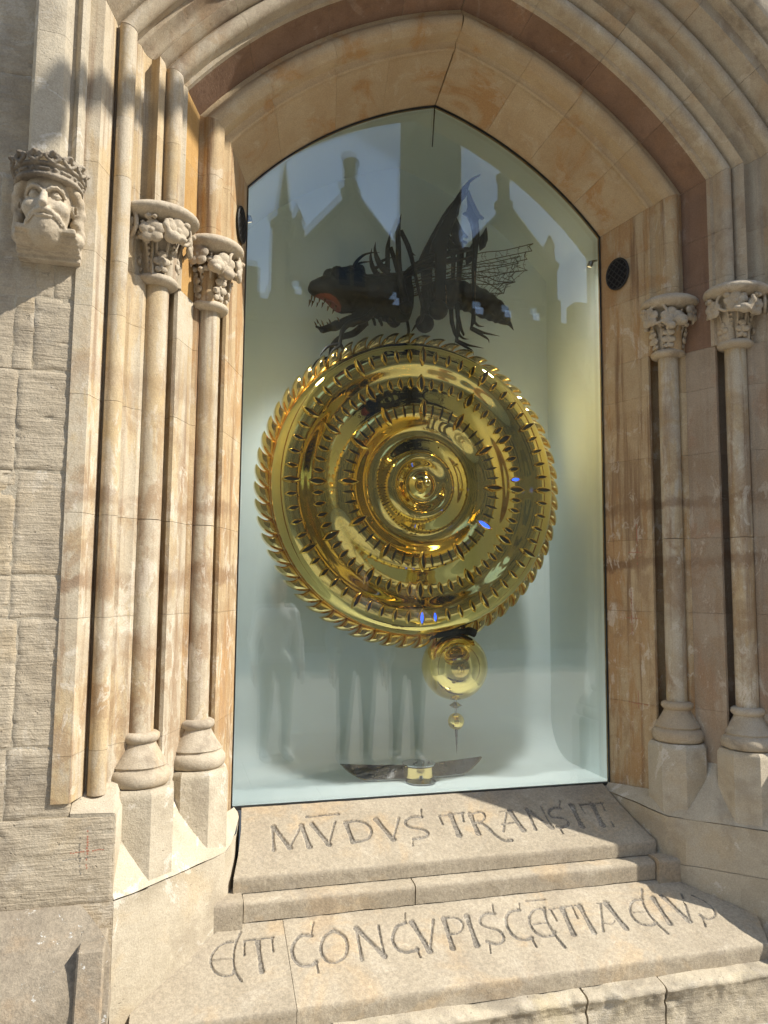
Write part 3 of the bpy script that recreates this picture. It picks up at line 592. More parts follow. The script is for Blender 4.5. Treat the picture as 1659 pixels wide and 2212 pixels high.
L2=[([(-0.925,0.079),(-0.956,0.081),(-0.986,0.104),(-1.002,0.136),(-1.004,0.168),(-0.99,0.202),(-0.962,0.221),(-0.936,0.218),(-0.926,0.201)],0.0083),([(-0.895,0.038),(-0.917,0.095),(-0.926,0.146),(-0.926,0.198),(-0.914,0.235),(-0.907,0.25)],0.0075),([(-1.0,0.151),(-0.929,0.15)],0.0055),([(-0.886,0.08),(-0.781,0.079)],0.007),([(-0.837,0.087),(-0.835,0.222)],0.014),([(-0.884,0.08),(-0.889,0.144)],0.006),([(-0.785,0.081),(-0.787,0.144)],0.006),([(-0.624,0.032),(-0.644,0.094)],0.006),([(-0.643,0.091),(-0.678,0.085),(-0.707,0.113),(-0.721,0.15),(-0.717,0.188),(-0.697,0.217),(-0.667,0.222),(-0.644,0.211)],0.0127),([(-0.643,0.207),(-0.642,0.254)],0.007),([(-0.555,0.079),(-0.59,0.098),(-0.613,0.139),(-0.617,0.181),(-0.601,0.213),(-0.575,0.221),(-0.54,0.203),(-0.519,0.16),(-0.522,0.112),(-0.555,0.079)],0.0112),([(-0.469,0.078),(-0.479,0.223)],0.011),([(-0.469,0.078),(-0.395,0.221)],0.0155),([(-0.384,0.082),(-0.395,0.221)],0.0085),([(-0.265,0.034),(-0.279,0.084)],0.005),([(-0.278,0.08),(-0.312,0.092),(-0.339,0.13),(-0.347,0.161),(-0.338,0.199),(-0.309,0.214),(-0.268,0.208)],0.0126),([(-0.268,0.208),(-0.266,0.244)],0.007),([(-0.251,0.08),(-0.223,0.223)],0.0165),([(-0.223,0.223),(-0.165,0.083)],0.009),([(-0.122,0.08),(-0.134,0.224)],0.016),([(-0.122,0.08),(-0.08,0.081),(-0.057,0.107),(-0.064,0.136),(-0.093,0.157),(-0.127,0.156)],0.009),([(-0.027,0.08),(-0.038,0.223)],0.017),([(0.099,0.038),(0.084,0.087)],0.0055),([(0.089,0.085),(0.052,0.08),(0.022,0.1),(0.015,0.129),(0.038,0.149),(0.07,0.166),(0.08,0.197),(0.064,0.222),(0.035,0.227),(0.007,0.211)],0.0103),([(0.014,0.219),(0.0,0.264)],0.005),([(0.213,0.046),(0.196,0.084)],0.005),([(0.196,0.08),(0.158,0.083),(0.128,0.11),(0.114,0.152),(0.119,0.198),(0.146,0.222),(0.186,0.22)],0.012),([(0.186,0.22),(0.186,0.264)],0.007),([(0.245,0.04),(0.327,0.042)],0.007),([(0.301,0.09),(0.267,0.085),(0.229,0.111),(0.21,0.152),(0.212,0.194),(0.236,0.219),(0.274,0.22),(0.289,0.205)],0.0107),([(0.305,0.082),(0.286,0.137),(0.283,0.188),(0.287,0.238),(0.294,0.28)],0.0094),([(0.222,0.158),(0.283,0.158)],0.007),([(0.322,0.093),(0.453,0.088)],0.007),([(0.377,0.096),(0.36,0.228)],0.017),([(0.328,0.094),(0.325,0.155)],0.006),([(0.426,0.089),(0.416,0.155)],0.0065),([(0.457,0.093),(0.446,0.23)],0.0165),([(0.551,0.097),(0.487,0.23)],0.0085),([(0.538,0.092),(0.592,0.093)],0.005),([(0.576,0.094),(0.587,0.229)],0.018),([(0.506,0.189),(0.538,0.2),(0.563,0.188)],0.0057),([(0.745,0.095),(0.703,0.098),(0.667,0.131),(0.649,0.178),(0.661,0.215),(0.697,0.229),(0.73,0.22)],0.0109),([(0.777,0.045),(0.74,0.109),(0.727,0.171),(0.731,0.225),(0.745,0.279)],0.0078),([(0.666,0.158),(0.729,0.162)],0.0065),([(0.798,0.093),(0.784,0.233)],0.0165),([(0.845,0.09),(0.874,0.232)],0.0185),([(0.941,0.093),(0.88,0.233)],0.009),([(0.982,0.105),(0.996,0.12),(1.018,0.146),(1.026,0.185),(1.008,0.219),(0.977,0.233),(0.952,0.23),(0.942,0.209)],0.0094),([(0.941,0.228),(0.925,0.269)],0.006)]

INS_O=(-0.65580,3.13246); INS_X=(0.0008633,0.0000042); INS_Z=(0.0001069,-0.0008524)
def carve(strokes,xs,ss,nx_range):
    X,Sg=np.meshgrid(xs,ss,indexing='ij'); D=np.zeros(X.shape)
    hx=xs[1]-xs[0]; hs=ss[1]-ss[0]
    for P,w in strokes:
        P=smoothpts([(a,b,0) for a,b in P],5)[:,:2] if len(P)>2 else np.array([np.array(P[0])+(np.array(P[1])-np.array(P[0]))*t for t in np.linspace(0,1,9)])
        d0=P.min(0)-.03; d1=P.max(0)+.03
        i0,i1=np.searchsorted(xs,(d0[0],d1[0])); j0,j1=np.searchsorted(ss,(d0[1],d1[1]))
        if i1<=i0 or j1<=j0: continue
        gx=X[i0:i1,j0:j1]; gs=Sg[i0:i1,j0:j1]; best=np.full(gx.shape,9.)
        for i in range(len(P)-1):
            a,b=P[i],P[i+1]; ba=b-a; t=np.clip(((gx-a[0])*ba[0]+(gs-a[1])*ba[1])/(ba@ba+1e-12),0,1)
            tt=(i+t)/(len(P)-1); ww=w*.62*(1+.28*(2*np.abs(tt-.5))**3-.10*np.sin(math.pi*tt))   # strokes flare towards their ends
            best=np.minimum(best,np.hypot(gx-a[0]-t*ba[0],gs-a[1]-t*ba[1])-ww)
        best+=(vn(np.stack([gx,gs,0*gx],-1),120)-.5)*.0022
        D[i0:i1,j0:j1]=np.maximum(D[i0:i1,j0:j1],np.clip((.0012-best)/.0038,0,1)*.0062)
    return D
def slab(name,label,y0,z0,y1,z1,wfun,strokes,thick,joints,h=.0027,seed=1,facemat=None,wl=None):
    ln=math.hypot(y1-y0,z1-z0); wmax=max(wfun(t) for t in np.linspace(0,1,30)); wl=wl or wfun; wlm=max(wl(t) for t in np.linspace(0,1,30))
    root=thing(name,(0,y1,z1-thick),label,'inscribed slab','inscribed sandstone slabs')
    ns=int(ln/h); ss=np.linspace(0,ln,ns+1)
    cuts=[-1.]+joints+[1.]
    dn=np.array([0,(z1-z0),-(y1-y0)])/ln   # outward normal guess
    if dn[2]<0: dn=-dn
    for a,b in zip(cuts,cuts[1:]):
        xa=-wlm if a==-1. else a; xb=b*wmax if b in(-1.,1.) else b
        xs=np.linspace(xa+.0008*(a!=-1.),xb-.0008*(b!=1.),int((xb-xa)/h)+1)
        D=carve(strokes,xs,ss,None); X,Sg=np.meshgrid(xs,ss,indexing='ij')
        w=np.array([wfun(t) for t in ss/ln]); wL=np.array([wl(t) for t in ss/ln])
        Xc=X.copy()
        if a==-1.: m=X<xa+.30; f=(xa+.30-X)/.30; Xc=np.where(m,X+f*(wlm-wL)[None,:],Xc)
        if b==1.: m=X>xb-.30; f=(X-xb+.30)/.30; Xc=np.where(m,X-f*(wmax-w)[None,:],Xc)
        P=np.stack([Xc,0*X+seed,Sg],-1)
        Dx=D
        if a==-1. or b==1.:   # letters sit at true x: resample along the warped rows
            Dx=np.stack([np.interp(Xc[:,j],xs,D[:,j]) for j in range(D.shape[1])],1)
        hgt=fbm(P,16,3,seed)*.0012+fbm(P,90,2,seed)*.0006-Dx
        e=(ln-Sg); hgt-=.004*np.clip(1-e/(.003+.008*vn(P,30,seed)),0,1)**1.6
        V=np.stack([Xc,y0+(y1-y0)*Sg/ln+dn[1]*hgt,z0+(z1-z0)*Sg/ln+dn[2]*hgt],-1).reshape(-1,3); m=ns+1; n=len(xs)
        i=np.arange(n-1)[:,None]*m+np.arange(ns)[None,:]; Q=np.stack([i,i+m,i+m+1,i+1],-1).reshape(-1,4)
        # front face and ends
        fr=[]; bot=z1-thick; n0=len(V); fx=Xc[:,-1]; zf=V.reshape(n,m,3)[:,-1]; rows=6
        ext=[]
        for r in range(1,rows+1):
            zz=zf[:,2]+(bot-zf[:,2])*r/rows; pp=np.stack([fx,0*fx+seed*2,zz],-1); ext.append(np.stack([fx,zf[:,1]-.0015+fbm(pp,25,3,seed)*.002*(r<rows),zz],-1))
        E_=np.stack(ext,1).reshape(-1,3); V=np.vstack([V,E_])
        idx=lambda k,r: (k*m+ns) if r==0 else n0+k*rows+r-1
        K=np.arange(n-1)
        for r in range(rows):
            A=(K*m+ns) if r==0 else n0+K*rows+r-1; A2=A+(m if r==0 else rows); Bq=n0+K*rows+r; B2=Bq+rows
            fr.append(np.stack([A,A2,B2,Bq],-1))
        # ends (vertical sides)
        for k,fl in ((0,0),(n-1,1)):
            top=np.arange(0,m,4); top=np.append(top,ns) if top[-1]!=ns else top; tv=V[k*m+top].copy(); tv[:,2]=bot-.01; c0=len(V); V=np.vstack([V,tv]); q=np.arange(len(top)-1)
            A=k*m+top[:-1];B_=k*m+top[1:]; C=c0+q+1; D_=c0+q; fr.append(np.stack([A,B_,C,D_] if not fl else [A,D_,C,B_],-1))
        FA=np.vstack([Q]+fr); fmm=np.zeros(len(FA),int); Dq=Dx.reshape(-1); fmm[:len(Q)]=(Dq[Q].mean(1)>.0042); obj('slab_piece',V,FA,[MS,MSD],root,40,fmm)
    return root
def w1(t): return np.interp(t,[0,.35,.7,1],[.861,.872,.892,.917])
def w2(t):
    y=-.415+(-.785+.415)*t; return min((.528-y)/.985-.006,1.192+(y+.648)*.45)
def w2l(t):
    y=-.415+(-.785+.415)*t; return min(1.262,(.528-y)/.985-.006)
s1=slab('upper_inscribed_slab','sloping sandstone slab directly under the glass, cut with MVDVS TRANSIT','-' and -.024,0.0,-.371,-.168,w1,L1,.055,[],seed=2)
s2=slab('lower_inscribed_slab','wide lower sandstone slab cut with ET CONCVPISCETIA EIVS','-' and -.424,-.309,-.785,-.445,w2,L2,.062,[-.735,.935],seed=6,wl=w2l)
# the letters of the lower slab were measured from the back edge at y -.424
lip=thing('sill_lip',(0,-.4,-.31),'narrow moulded stone lip running between the two inscribed slabs','sill')
for x0,x1,y,zt,zb in ((-1.02,-.885,-.452,-.214,-.345),(-.882,-.215,-.430,-.226,-.306),(-.212,.872,-.430,-.226,-.306),(.875,1.018,-.450,-.215,-.345)):
    N=max(6,int((x1-x0)/.012)); sec=[(-.32,-.222),(y+.028,zt-.004),(y+.010,zt-.007),(y+.002,zt-.013),(y,zt-.022),(y+.001,(zt+zb)/2),(y+.002,zb)]
    xs=np.linspace(x0+.001,x1-.001,N+1); V=[]
    for x in xs: V+=[(x,a,b) for a,b in sec]
    V=np.array(V); V[:,1]-=fbm(V,26,3,x0)*.0035; V[:,2]+=fbm(V,30,3,x0+5)*.003; m=len(sec)
    F=[(i*m+j+1,i*m+j,(i+1)*m+j,(i+1)*m+j+1) for i in range(N) for j in range(m-1)]
    F.append(tuple(range(m))); F.append(tuple(N*m+j for j in range(m-1,-1,-1)))
    obj('lip_stone',V,F,MS,lip,50)
V,F=box(-1.01,1.01,-.40,-.02,-.40,-.24); obj('lip_core',V,F,MS,lip)
# rough ledge below the lower slab
ledge=thing('rough_ledge',(0,-.85,GZ),'crumbling pale stone ledge under the lower inscribed slab','ledge')
for i,(x0,x1) in enumerate(((-1.318,-.62),(-.615,.30),(.305,.62),(.625,1.32))):
    nx=int((x1-x0)/.009); sec=smoothpts([(-.74,-.503,0),(-.80,-.507,0),(-.838,-.512,0),(-.852,-.527,0),(-.846,-.55,0),(-.838,-.60,0),(-.842,-.705,0)],5)[:,:2]
    xs=np.linspace(x0+.002,x1-.002,nx+1); V=np.array([(x,a,b) for x in xs for a,b in sec]); m=len(sec)
    n=fbm(V,9,4,i*5+2)*.010+fbm(V,45,3,i)*.005; n-=.012*np.clip((vn(V,11,i*7+3)-.56)*5,0,1)*(V[:,2]>-.58); V[:,1]-=n; V[:,2]+=.35*n*(V[:,2]>-.56)
    F=[(a*m+j+1,a*m+j,(a+1)*m+j,(a+1)*m+j+1) for a in range(nx) for j in range(m-1)]; F.append(tuple(range(m))); F.append(tuple(nx*m+j for j in range(m-1,-1,-1)))
    obj('ledge_stone',V,F,ML,ledge,60)
V,F=box(-1.31,1.31,-.78,-.10,-.70,-.515); obj('ledge_core',V,F,ML,ledge)
# ---------------- glazing and display case ----------------
def archloop(x,n=22,zb=0.,):
    P=[(x,zb)]; a,b=float(thS(x)),float(thA(x))
    for t in np.linspace(a,b,n): P.append(tuple(float(q) for q in arcpt(x,t)))
    return P+[(-p,q) for p,q in P[-2::-1]]
win=thing('glass_window',(0,0,0),'tall pointed double sheet of clear glass in front of the golden clock','window')
def pane(name,x,y,zb,th,tilt,yaw):
    L=archloop(x,22,zb); n=len(L); V=[(a,y,b) for a,b in L]; V=np.array(V)
    c=np.array([0,y,1.7]); Rm=(Matrix.Rotation(tilt,3,'X')@Matrix.Rotation(yaw,3,'Z')); V=(np.array(Rm)@(V-c).T).T+c
    return obj(name,V,[tuple(range(n))],MGL,win)
pane('pane',.899,-.022,-.002,.0,0,0); pane('pane',.8965,.004,-.002,0,R_(.28),R_(.14))
def ribbon(x,y0,y1,wd,n=30,zb=0.):
    L=archloop(x,n,zb); L2=archloop(x-wd,n,zb+0*wd); m=len(L); V=[(a,y0,b) for a,b in L]+[(a,y0,b) for a,b in L2]+[(a,y1,b) for a,b in L]+[(a,y1,b) for a,b in L2]; F=[]
    for i in range(m-1): F+=[(i,i+1,m+i+1,m+i),(2*m+i,3*m+i,3*m+i+1,2*m+i+1),(m+i,m+i+1,3*m+i+1,3*m+i),(i,2*m+i,2*m+i+1,i+1)]
    return np.array(V),F
V,F=ribbon(.9035,-.029,-.018,.003); obj('black_seal',V,F,MSEAL,win)
V,F=box(-.9,.9,-.030,-.012,-.012,.001); obj('bottom_seal',V,F,MSEAL,win)
V,F=tube([(0,-.018,3.315),(0,.02,3.12)],[.0035,.003],8); obj('ridge_rod',V,F,MSEAL,win)
case=thing('display_case',(0,.3,0),'pale grey-green painted recess that backs the golden clock','display case')
YB=.62
L=archloop(.93,24,-.01); m=len(L); V=[(a,.03,b) for a,b in L]+[(a,YB+.05,b) for a,b in L]; F=[(i,m+i,m+i+1,i+1) for i in range(m-1)]; obj('case_lining',V,F,MBK,case,50)
pts=[(.0,-.004),(YB-.22,-.004)]+[(YB-.22+.22*math.sin(a),.216-.22*math.cos(a)) for a in np.linspace(.12,math.pi/2,9)]+[(YB,3.6)]
V=[(x,y,z) for x in(-.96,.96) for y,z in pts]; m=len(pts); obj('case_back',V,[(i,m+i,m+i+1,i+1) for i in range(m-1)],MBK,case,80)
# small display spotlights tucked into the upper corners of the case, as their glints on the gold show
for s in (1,-1):
    lampt=thing('case_spotlight',(s*.885,.05,2.62),'small spotlight in the upper '+('right' if s>0 else 'left')+' corner of the display case','lamp','case spotlights')
    V,F=lathe([(.007,-.03),(.014,-.027),(.015,.0),(.013,.002)],20); dirv=Vector((-s*.80,.40,-2.6)).normalized(); q=dirv.to_track_quat('Z','Y').to_matrix(); V=np.array([q@Vector(v) for v in V])+np.array([s*.885,.05,2.62]); obj('lamp_body',V,F[:-1],MST,lampt,40)
    V=np.array([q@Vector((.012*math.cos(a),.012*math.sin(a),.0)) for a in np.linspace(0,2*math.pi,20,endpoint=False)])+np.array([s*.885,.05,2.62]); obj('lamp_lens',V,[tuple(range(20))],MLAMP,lampt)
    V,F=tube([(s*.93,.05,2.66),(s*.885-dirv.x*.03,.05-dirv.y*.03,2.62-dirv.z*.03)],.006,8); obj('lamp_arm',V,F,MST,lampt,60)
    ld=bpy.data.lights.new('case_spotlight_beam','SPOT'); ld.energy=LAMPW; ld.spot_size=R_(64); ld.spot_blend=1; ld.shadow_soft_size=.06; ld.color=(1,.97,.92)
    lo_=bpy.data.objects.new('case_spotlight_beam',ld); COL.objects.link(lo_); lo_.parent=lampt; lo_.location=dirv*.012; lo_.rotation_euler=(-dirv).to_track_quat('Z','Y').to_euler()
# ---------------- golden clock ----------------
CZ,CY,RD=1.443,.345,.744; CX=.012
clock=thing('golden_clock',(CX,CY,CZ),'big rippled disc of polished gold ringed with claw-like teeth and lens slots','clock')
def ripple(r):
    u=np.asarray(r,float); a=.150
    xs=np.array([0,.055,.105,.20,.35,.52,.705,.885,.935,.965,.985,1.0]); H=a+np.array([.042,.018,-.010,.013,-.027,.007,-.031,.0,-.008,-.020,-.036,-.057])
    d=np.array([-.5,-.5,0,0,0,0,0,0,-.24,-.50,-1.0,-1.8]); i=np.clip(np.searchsorted(xs,u,side='right')-1,0,len(xs)-2); h=xs[i+1]-xs[i]; t=(u-xs[i])/h
    return (2*t**3-3*t**2+1)*H[i]+(t**3-2*t**2+t)*h*d[i]+(-2*t**3+3*t**2)*H[i+1]+(t**3-t**2)*h*d[i+1]
na=288; rs=np.concatenate([np.linspace(.004,.1,26),np.linspace(.1,1,150)[1:]]); H=ripple(rs)
def disc_mesh(rs,H,na):
    a=np.arange(na)*2*math.pi/na; V=np.stack([np.outer(rs*RD,np.sin(a)),-np.repeat(H[:,None],na,1),np.outer(rs*RD,np.cos(a))],-1).reshape(-1,3)
    i=np.arange(len(rs)-1)[:,None]*na; j=np.arange(na)[None,:]; k=(j+1)%na; Q=np.stack([i+j,i+na+j,i+na+k,i+k],-1).reshape(-1,4); return V,Q
V,Q=disc_mesh(rs,H,na); loc=np.array([CX,CY,CZ]); obj('disc',V+loc,Q,MG,clock,180)
V,F=lathe([(.734,-.10),(.748,-.085),(.748,.03),(.741,.033),(.741,.037),(.746,.042),(.745,.088),(.742,.094)],180); V=V[:,[0,2,1]]*np.array([1,-1,1]); obj('disc_rim',V+loc,F[:-2],MG2,clock,60)
V,F=lathe([(.747,-.07),(.767,-.06),(.767,-.01),(.747,.0)],120); V=V[:,[0,2,1]]*np.array([1,-1,1]); obj('back_ring',V+loc,F,MG2,clock,40)
# boss at the centre
V,F=lathe([(.0,.0),(.018,.002),(.023,.012),(.020,.022),(.012,.028),(.012,.034),(.017,.040),(.019,.050),(.015,.060),(.006,.066),(.0,.067)],32); V=V[:,[0,2,1]]*np.array([1,-1,1])+np.array([0,-.188,0]); obj('centre_boss',V+loc,F,MG,clock,180)
def lens(ln,wd,lip,raise_):
    # lens-shaped lip standing on the surface, with a dark slit; local: x=tangent, y=out (neg), z=radial
    n=18; V=[];F=[];fm=[]
    def ring(sc_w,sc_l,y):
        out=[]
        for k in range(2*n):
            if k<n: t=k/n; sx=1
            else: t=(2*n-k)/n; sx=-1
            z=-.5+t; w=(1-(2*z)**2)
            out.append((sx*sc_w*w,y,z*sc_l))
        return out
    rings=[ring(wd*.5+lip,ln+lip*2.4,.004),ring(wd*.5+lip*.75,ln+lip*1.9,-raise_*.7),ring(wd*.5+lip*.35,ln+lip*.9,-raise_),ring(wd*.5,ln,-raise_*.55),ring(wd*.42,ln*.94,-raise_*.25)]
    for q in rings: V+=q
    N=2*n
    for i in range(4):
        for k in range(N): q=(k+1)%N; F.append((i*N+k,(i+1)*N+k,(i+1)*N+q,i*N+q)); fm.append(0)
    F.append(tuple(4*N+k for k in range(N))); fm.append(1)
    return V,F,fm
SL={}
def slot_me(key,ln,wd,lip,ra,hole):
    V,F,fm=lens(ln,wd,lip,ra); return mesh('slot',V,F,[MG,hole],60,fm)
def put_slot(me,rf,deg):
    a=R_(deg); hr=.01; r=rf*RD; h=float(ripple(rf)); sl=(float(ripple(rf+.004))-float(ripple(rf-.004)))/(.008*RD)
    rad=Vector((math.sin(a),0,math.cos(a))); tan=Vector((math.cos(a),0,-math.sin(a))); out=Vector((0,-1,0))
    zc=(rad+out*sl).normalized(); yc=-(out-rad*sl).normalized(); xc=yc.cross(zc)
    Mx=Matrix((xc,yc,zc)).transposed().to_4x4(); Mx.translation=rad*r+out*(h+.0015)
    return put('slot',me,clock,Mx)
mo=slot_me('os',.046,.009,.010,.014,MDK); mO=slot_me('ob',.072,.010,.013,.022,MDK); mm=slot_me('ms',.046,.012,.010,.013,MDK); mM=slot_me('mb',.070,.016,.014,.018,MDK); mi=slot_me('is',.066,.012,.0012,.005,MDK); mI=slot_me('ib',.072,.010,.015,.024,MDK)
bo=slot_me('obl',.046,.012,.009,.012,MBL); bO=slot_me('obb',.060,.013,.011,.016,MBL); bm=slot_me('mbl',.046,.014,.009,.011,MBL); bI=slot_me('ibl',.074,.018,.012,.015,MBL)
for k in range(60):
    big=k%5==0
    put_slot((bO if k==30 else bo if k==29 else mO if big else mo),.885,6*k)
    put_slot((bm if k==14 else mM if big else mm),.705,6*k)
for k in range(48):
    big=k%4==0; put_slot((bI if k==16 else mI if big else mi),.512,7.5*k)
# claw teeth
def tooth():
    out=[(-.060,.758),(-.056,.772),(-.046,.790),(-.032,.806),(-.014,.819),(.006,.828),(.026,.833),(.044,.834),(.058,.831),(.050,.824),(.040,.815),(.030,.803),(.024,.789),(.021,.774),(.020,.758)]
    V=[];F=[];out=[(a,b-.016) for a,b in out]; n=len(out); c=np.mean(out,0)
    for sc,y in ((1,.040),(1,-.012),(.94,-.022),(.72,-.033),(.35,-.040)): V+=[(c[0]+(a-c[0])*sc,y,c[1]+(b-c[1])*sc) for a,b in out]
    for i in range(4):
        for k in range(n): q=(k+1)%n; F.append((i*n+k,(i+1)*n+k,(i+1)*n+q,i*n+q))
    F.append(tuple(4*n+k for k in range(n))); return V,F
tm=mesh('tooth',*tooth(),MG2,50)
for k in range(60): put('tooth',tm,clock,Matrix.Translation((0,.048,0))@Matrix.Rotation(R_(6*k+2),4,'Y')@Matrix.Rotation(R_(-8),4,'Z') if False else Matrix.Translation((0,-.008,0))@Matrix.Rotation(R_(6*k+2),4,'Y'))
# pendulum
pen=thing('pendulum',(.20,.33,.11),'round gold bob with a small ball and needle hanging below the golden clock','pendulum')
bc=np.array([.235,.33,.532])
def sph(c,r,n=40):
    return lathe([(r*math.sin(t),-r*math.cos(t)) for t in np.linspace(.001,math.pi-.001,n//2)],n,c)
V,F=sph(bc,.170,72); obj('bob',V,F,MG,pen,180)
ax=np.array([.030,0,-1.]); ax/=np.linalg.norm(ax); p0=bc+ax*.16
V,F=tube([p0,p0+ax*.09],[.007,.006],12); obj('rod',V,F,MST,pen,60)
V,F=lathe([(.010,-.012),(.032,.0),(.034,.003),(.012,.016),(.008,.02)],24,p0+ax*.04); obj('collar',V,F,MST,pen,50)
V,F=lathe([(.012,-.006),(.036,-.001),(.036,.004),(.014,.012)],24,p0+ax*.002); obj('seat_cap',V,F,MG2,pen,50)
V,F=sph(p0+ax*.118,.042,40); obj('small_ball',V,F,MG,pen,180)
V,F=tube([p0+ax*.155,p0+ax*.19,p0+ax*.28],[.008,.006,.0006],10); obj('needle',V,F,MDS,pen,60)
V,F=tube(smoothpts([(.05,.315,.655),(.12,.30,.685),(.20,.29,.705),(.29,.29,.712),(.335,.30,.70)],5),[.008]*6+[.014]*9+[.022]*6,10,.8); obj('bracket',V,F,MIN,pen,60)
# boat-shaped foot plate under the pendulum
ft=thing('boat_shaped_plate',(0,.30,0),'thin crescent glass-dark plate with a gold half drum standing on the case floor','ornament')
n=40; V=[];F=[]
for i in range(n+1):
    t=-1+2*i/n; x=.005+.365*t; zt=.066+.012*t*t-.010*(1-abs(t)); zb=zt-.105*max(0,1-abs(t)**2.2)**.8-.001; yo=.30-.05*(1-t*t)
    V+=[(x,.31,zt),(x,yo+.012,(zt+zb)/2),(x,yo,zb),(x,yo+.006,zb-.003),(x,yo+.02,(zt+zb)/2-.004),(x,.316,zt-.002)]
for i in range(n):
    for k in range(6): q=(k+1)%6; F.append((i*6+k,(i+1)*6+k,(i+1)*6+q,i*6+q))
V=np.array(V); V[:,2]=np.maximum(V[:,2],.004); obj('plate',V,F,MPL,ft,60); V2=V.reshape(n+1,6,3); vt,ftt=tube(V2[:,2]+np.array([0,-.003,0]),.0035,6); obj('plate_rim',vt,ftt,MST,ft,60)
V,F=lathe([(.075,0),(.075,.05)],28,(.02,.262,.012),math.pi,2*math.pi); Fm=F; obj('gold_drum',V,Fm,MG2,ft,40)
V,F=bbox(-.052,.092,.238,.262,.02,.072,.004); obj('drum_block',V,F,MG2,ft,30)
V,F=lathe([(.082,.058),(.082,.064)],36,(.02,.255,.012)); obj('drum_lid',V,F,MST,ft,40)
for dx,dy in ((-.03,-.02),(.01,-.035),(.05,-.01),(.03,.02),(-.01,.01)): V,F=sph((.02+dx,.255+dy,.079),.0065,12); obj('rivet',V,F,MST,ft,180)
V,F=lathe([(.072,0),(.074,.004),(.05,.010),(.016,.016),(.014,.03)],36,(.012,.20,.0)); obj('foot_disc',V,F,MST,ft,50)
# ---------------- insect ----------------
ins=thing('giant_insect',(0,.37,2.24),'blackened metal insect with gaping jaws and lace wings crouching on top of the golden clock','sculpture')
IY=.37
def I(a,b,dy=0.):
    # crop pixel of the study sheet -> plane of the insect
    return np.array([INS_O[0]+INS_X[0]*a+INS_X[1]*b,IY+dy,INS_O[1]+INS_Z[0]*a+INS_Z[1]*b])
s=SDF(I(110,1130)+np.array([-.03,-.19,-.03]),I(700,560)+np.array([.04,.19,.03]),.006)
# skull and upper jaw
s.ell(I(250,800),(.085,.075,.062),.01); s.ell(I(345,835),(.115,.095,.105),.03); s.cap(I(300,790),I(175,810),.062,.040,.03); s.ell(I(165,800),(.042,.045,.035),.02)
s.cap(I(240,700+20),I(430,690),.03,.03,.02)
for d in(-1,1): s.ell(I(280,745,d*.062),(.036,.028,.032),.006); s.torus(I(280,745,d*.075),.034,.008,(0,1,0),.004)
s.cap(I(420,820),I(560,860),.085,.10,.04); s.ell(I(640,900),(.13,.10,.105),.04); s.ell(I(800,900),(.14,.10,.10),.04)
s.cap(I(560,780),I(900,740),.05,.055,.05)
s.ell(I(215,925),(.085,.05,.040),.008,True)
# lower jaw
s.path([I(470,960),I(380,1010),I(280,1040),I(205,1060)],.036,.018,.012); s.cap(I(210,1065),I(168,1040),.014,.008,.006)
for k in range(6): s.cap(I(420+42*k,1015,-.04),I(430+42*k,1060,-.05),.010,.006,.006)
s.noise(.006,30,3); V,F=s.mesh(); Cc_=V[F].mean(1); mq=I(228,905); fmm=((((Cc_[:,0]-mq[0])/.085)**2+((Cc_[:,1]-mq[1])/.075)**2+((Cc_[:,2]-mq[2])/.055)**2)<1).astype(int); obj('head_and_thorax',V,F,[MIN,MRD],ins,180,fmm)
teeth=[]
for a,b,l in ((133,860,60),(150,868,52),(180,880,38),(212,880,45),(245,905,40),(278,925,36)):
    for d in(-.03,.03): teeth.append(tube([I(a,b,d),I(a-3,b+l*.45,d),I(a-8,b+l*.75,d)],[.005,.0035,.0006],8))
for a,b,l in ((175,1030,45),(205,1045,52),(250,1035,48),(300,1020,40)):
    for d in(-.025,.025): teeth.append(tube([I(a,b,d),I(a-8,b-l*.45,d),I(a-16,b-l*.7,d)],[.005,.0035,.0006],8))
for V,F in teeth: obj('fang',V,F,MBZ,ins,60)
# abdomen: ringed and tapering
P=smoothpts([I(860,860),I(1000,850),I(1130,870),I(1250,925),I(1350,985),I(1410,1045)],8); nA=len(P); rad=np.interp(np.linspace(0,1,nA),[0,.3,.6,.85,1],[.085,.088,.082,.058,.022]); rad=rad*(1+.05*np.sin(np.arange(nA)*1.55))
V,F=tube(P,rad,24,.85,(0,1,0)); V=V+(fbm(V,30,3)*.005)[:,None]*.6; obj('abdomen',V,F,MIN,ins,60)
V,F=tube([I(1400,1035),I(1425,1060),I(1447,1097)],[.020,.010,.001],10); obj('tail_spike',V,F,MIN,ins,60)
for k in range(7):
    q=P[6+k*5]; V,F=tube([q+np.array([0,-.06,-.05]),q+np.array([.012,-.07,-.075])],[.012,.001],8); obj('belly_barb',V,F,MIN,ins,60)
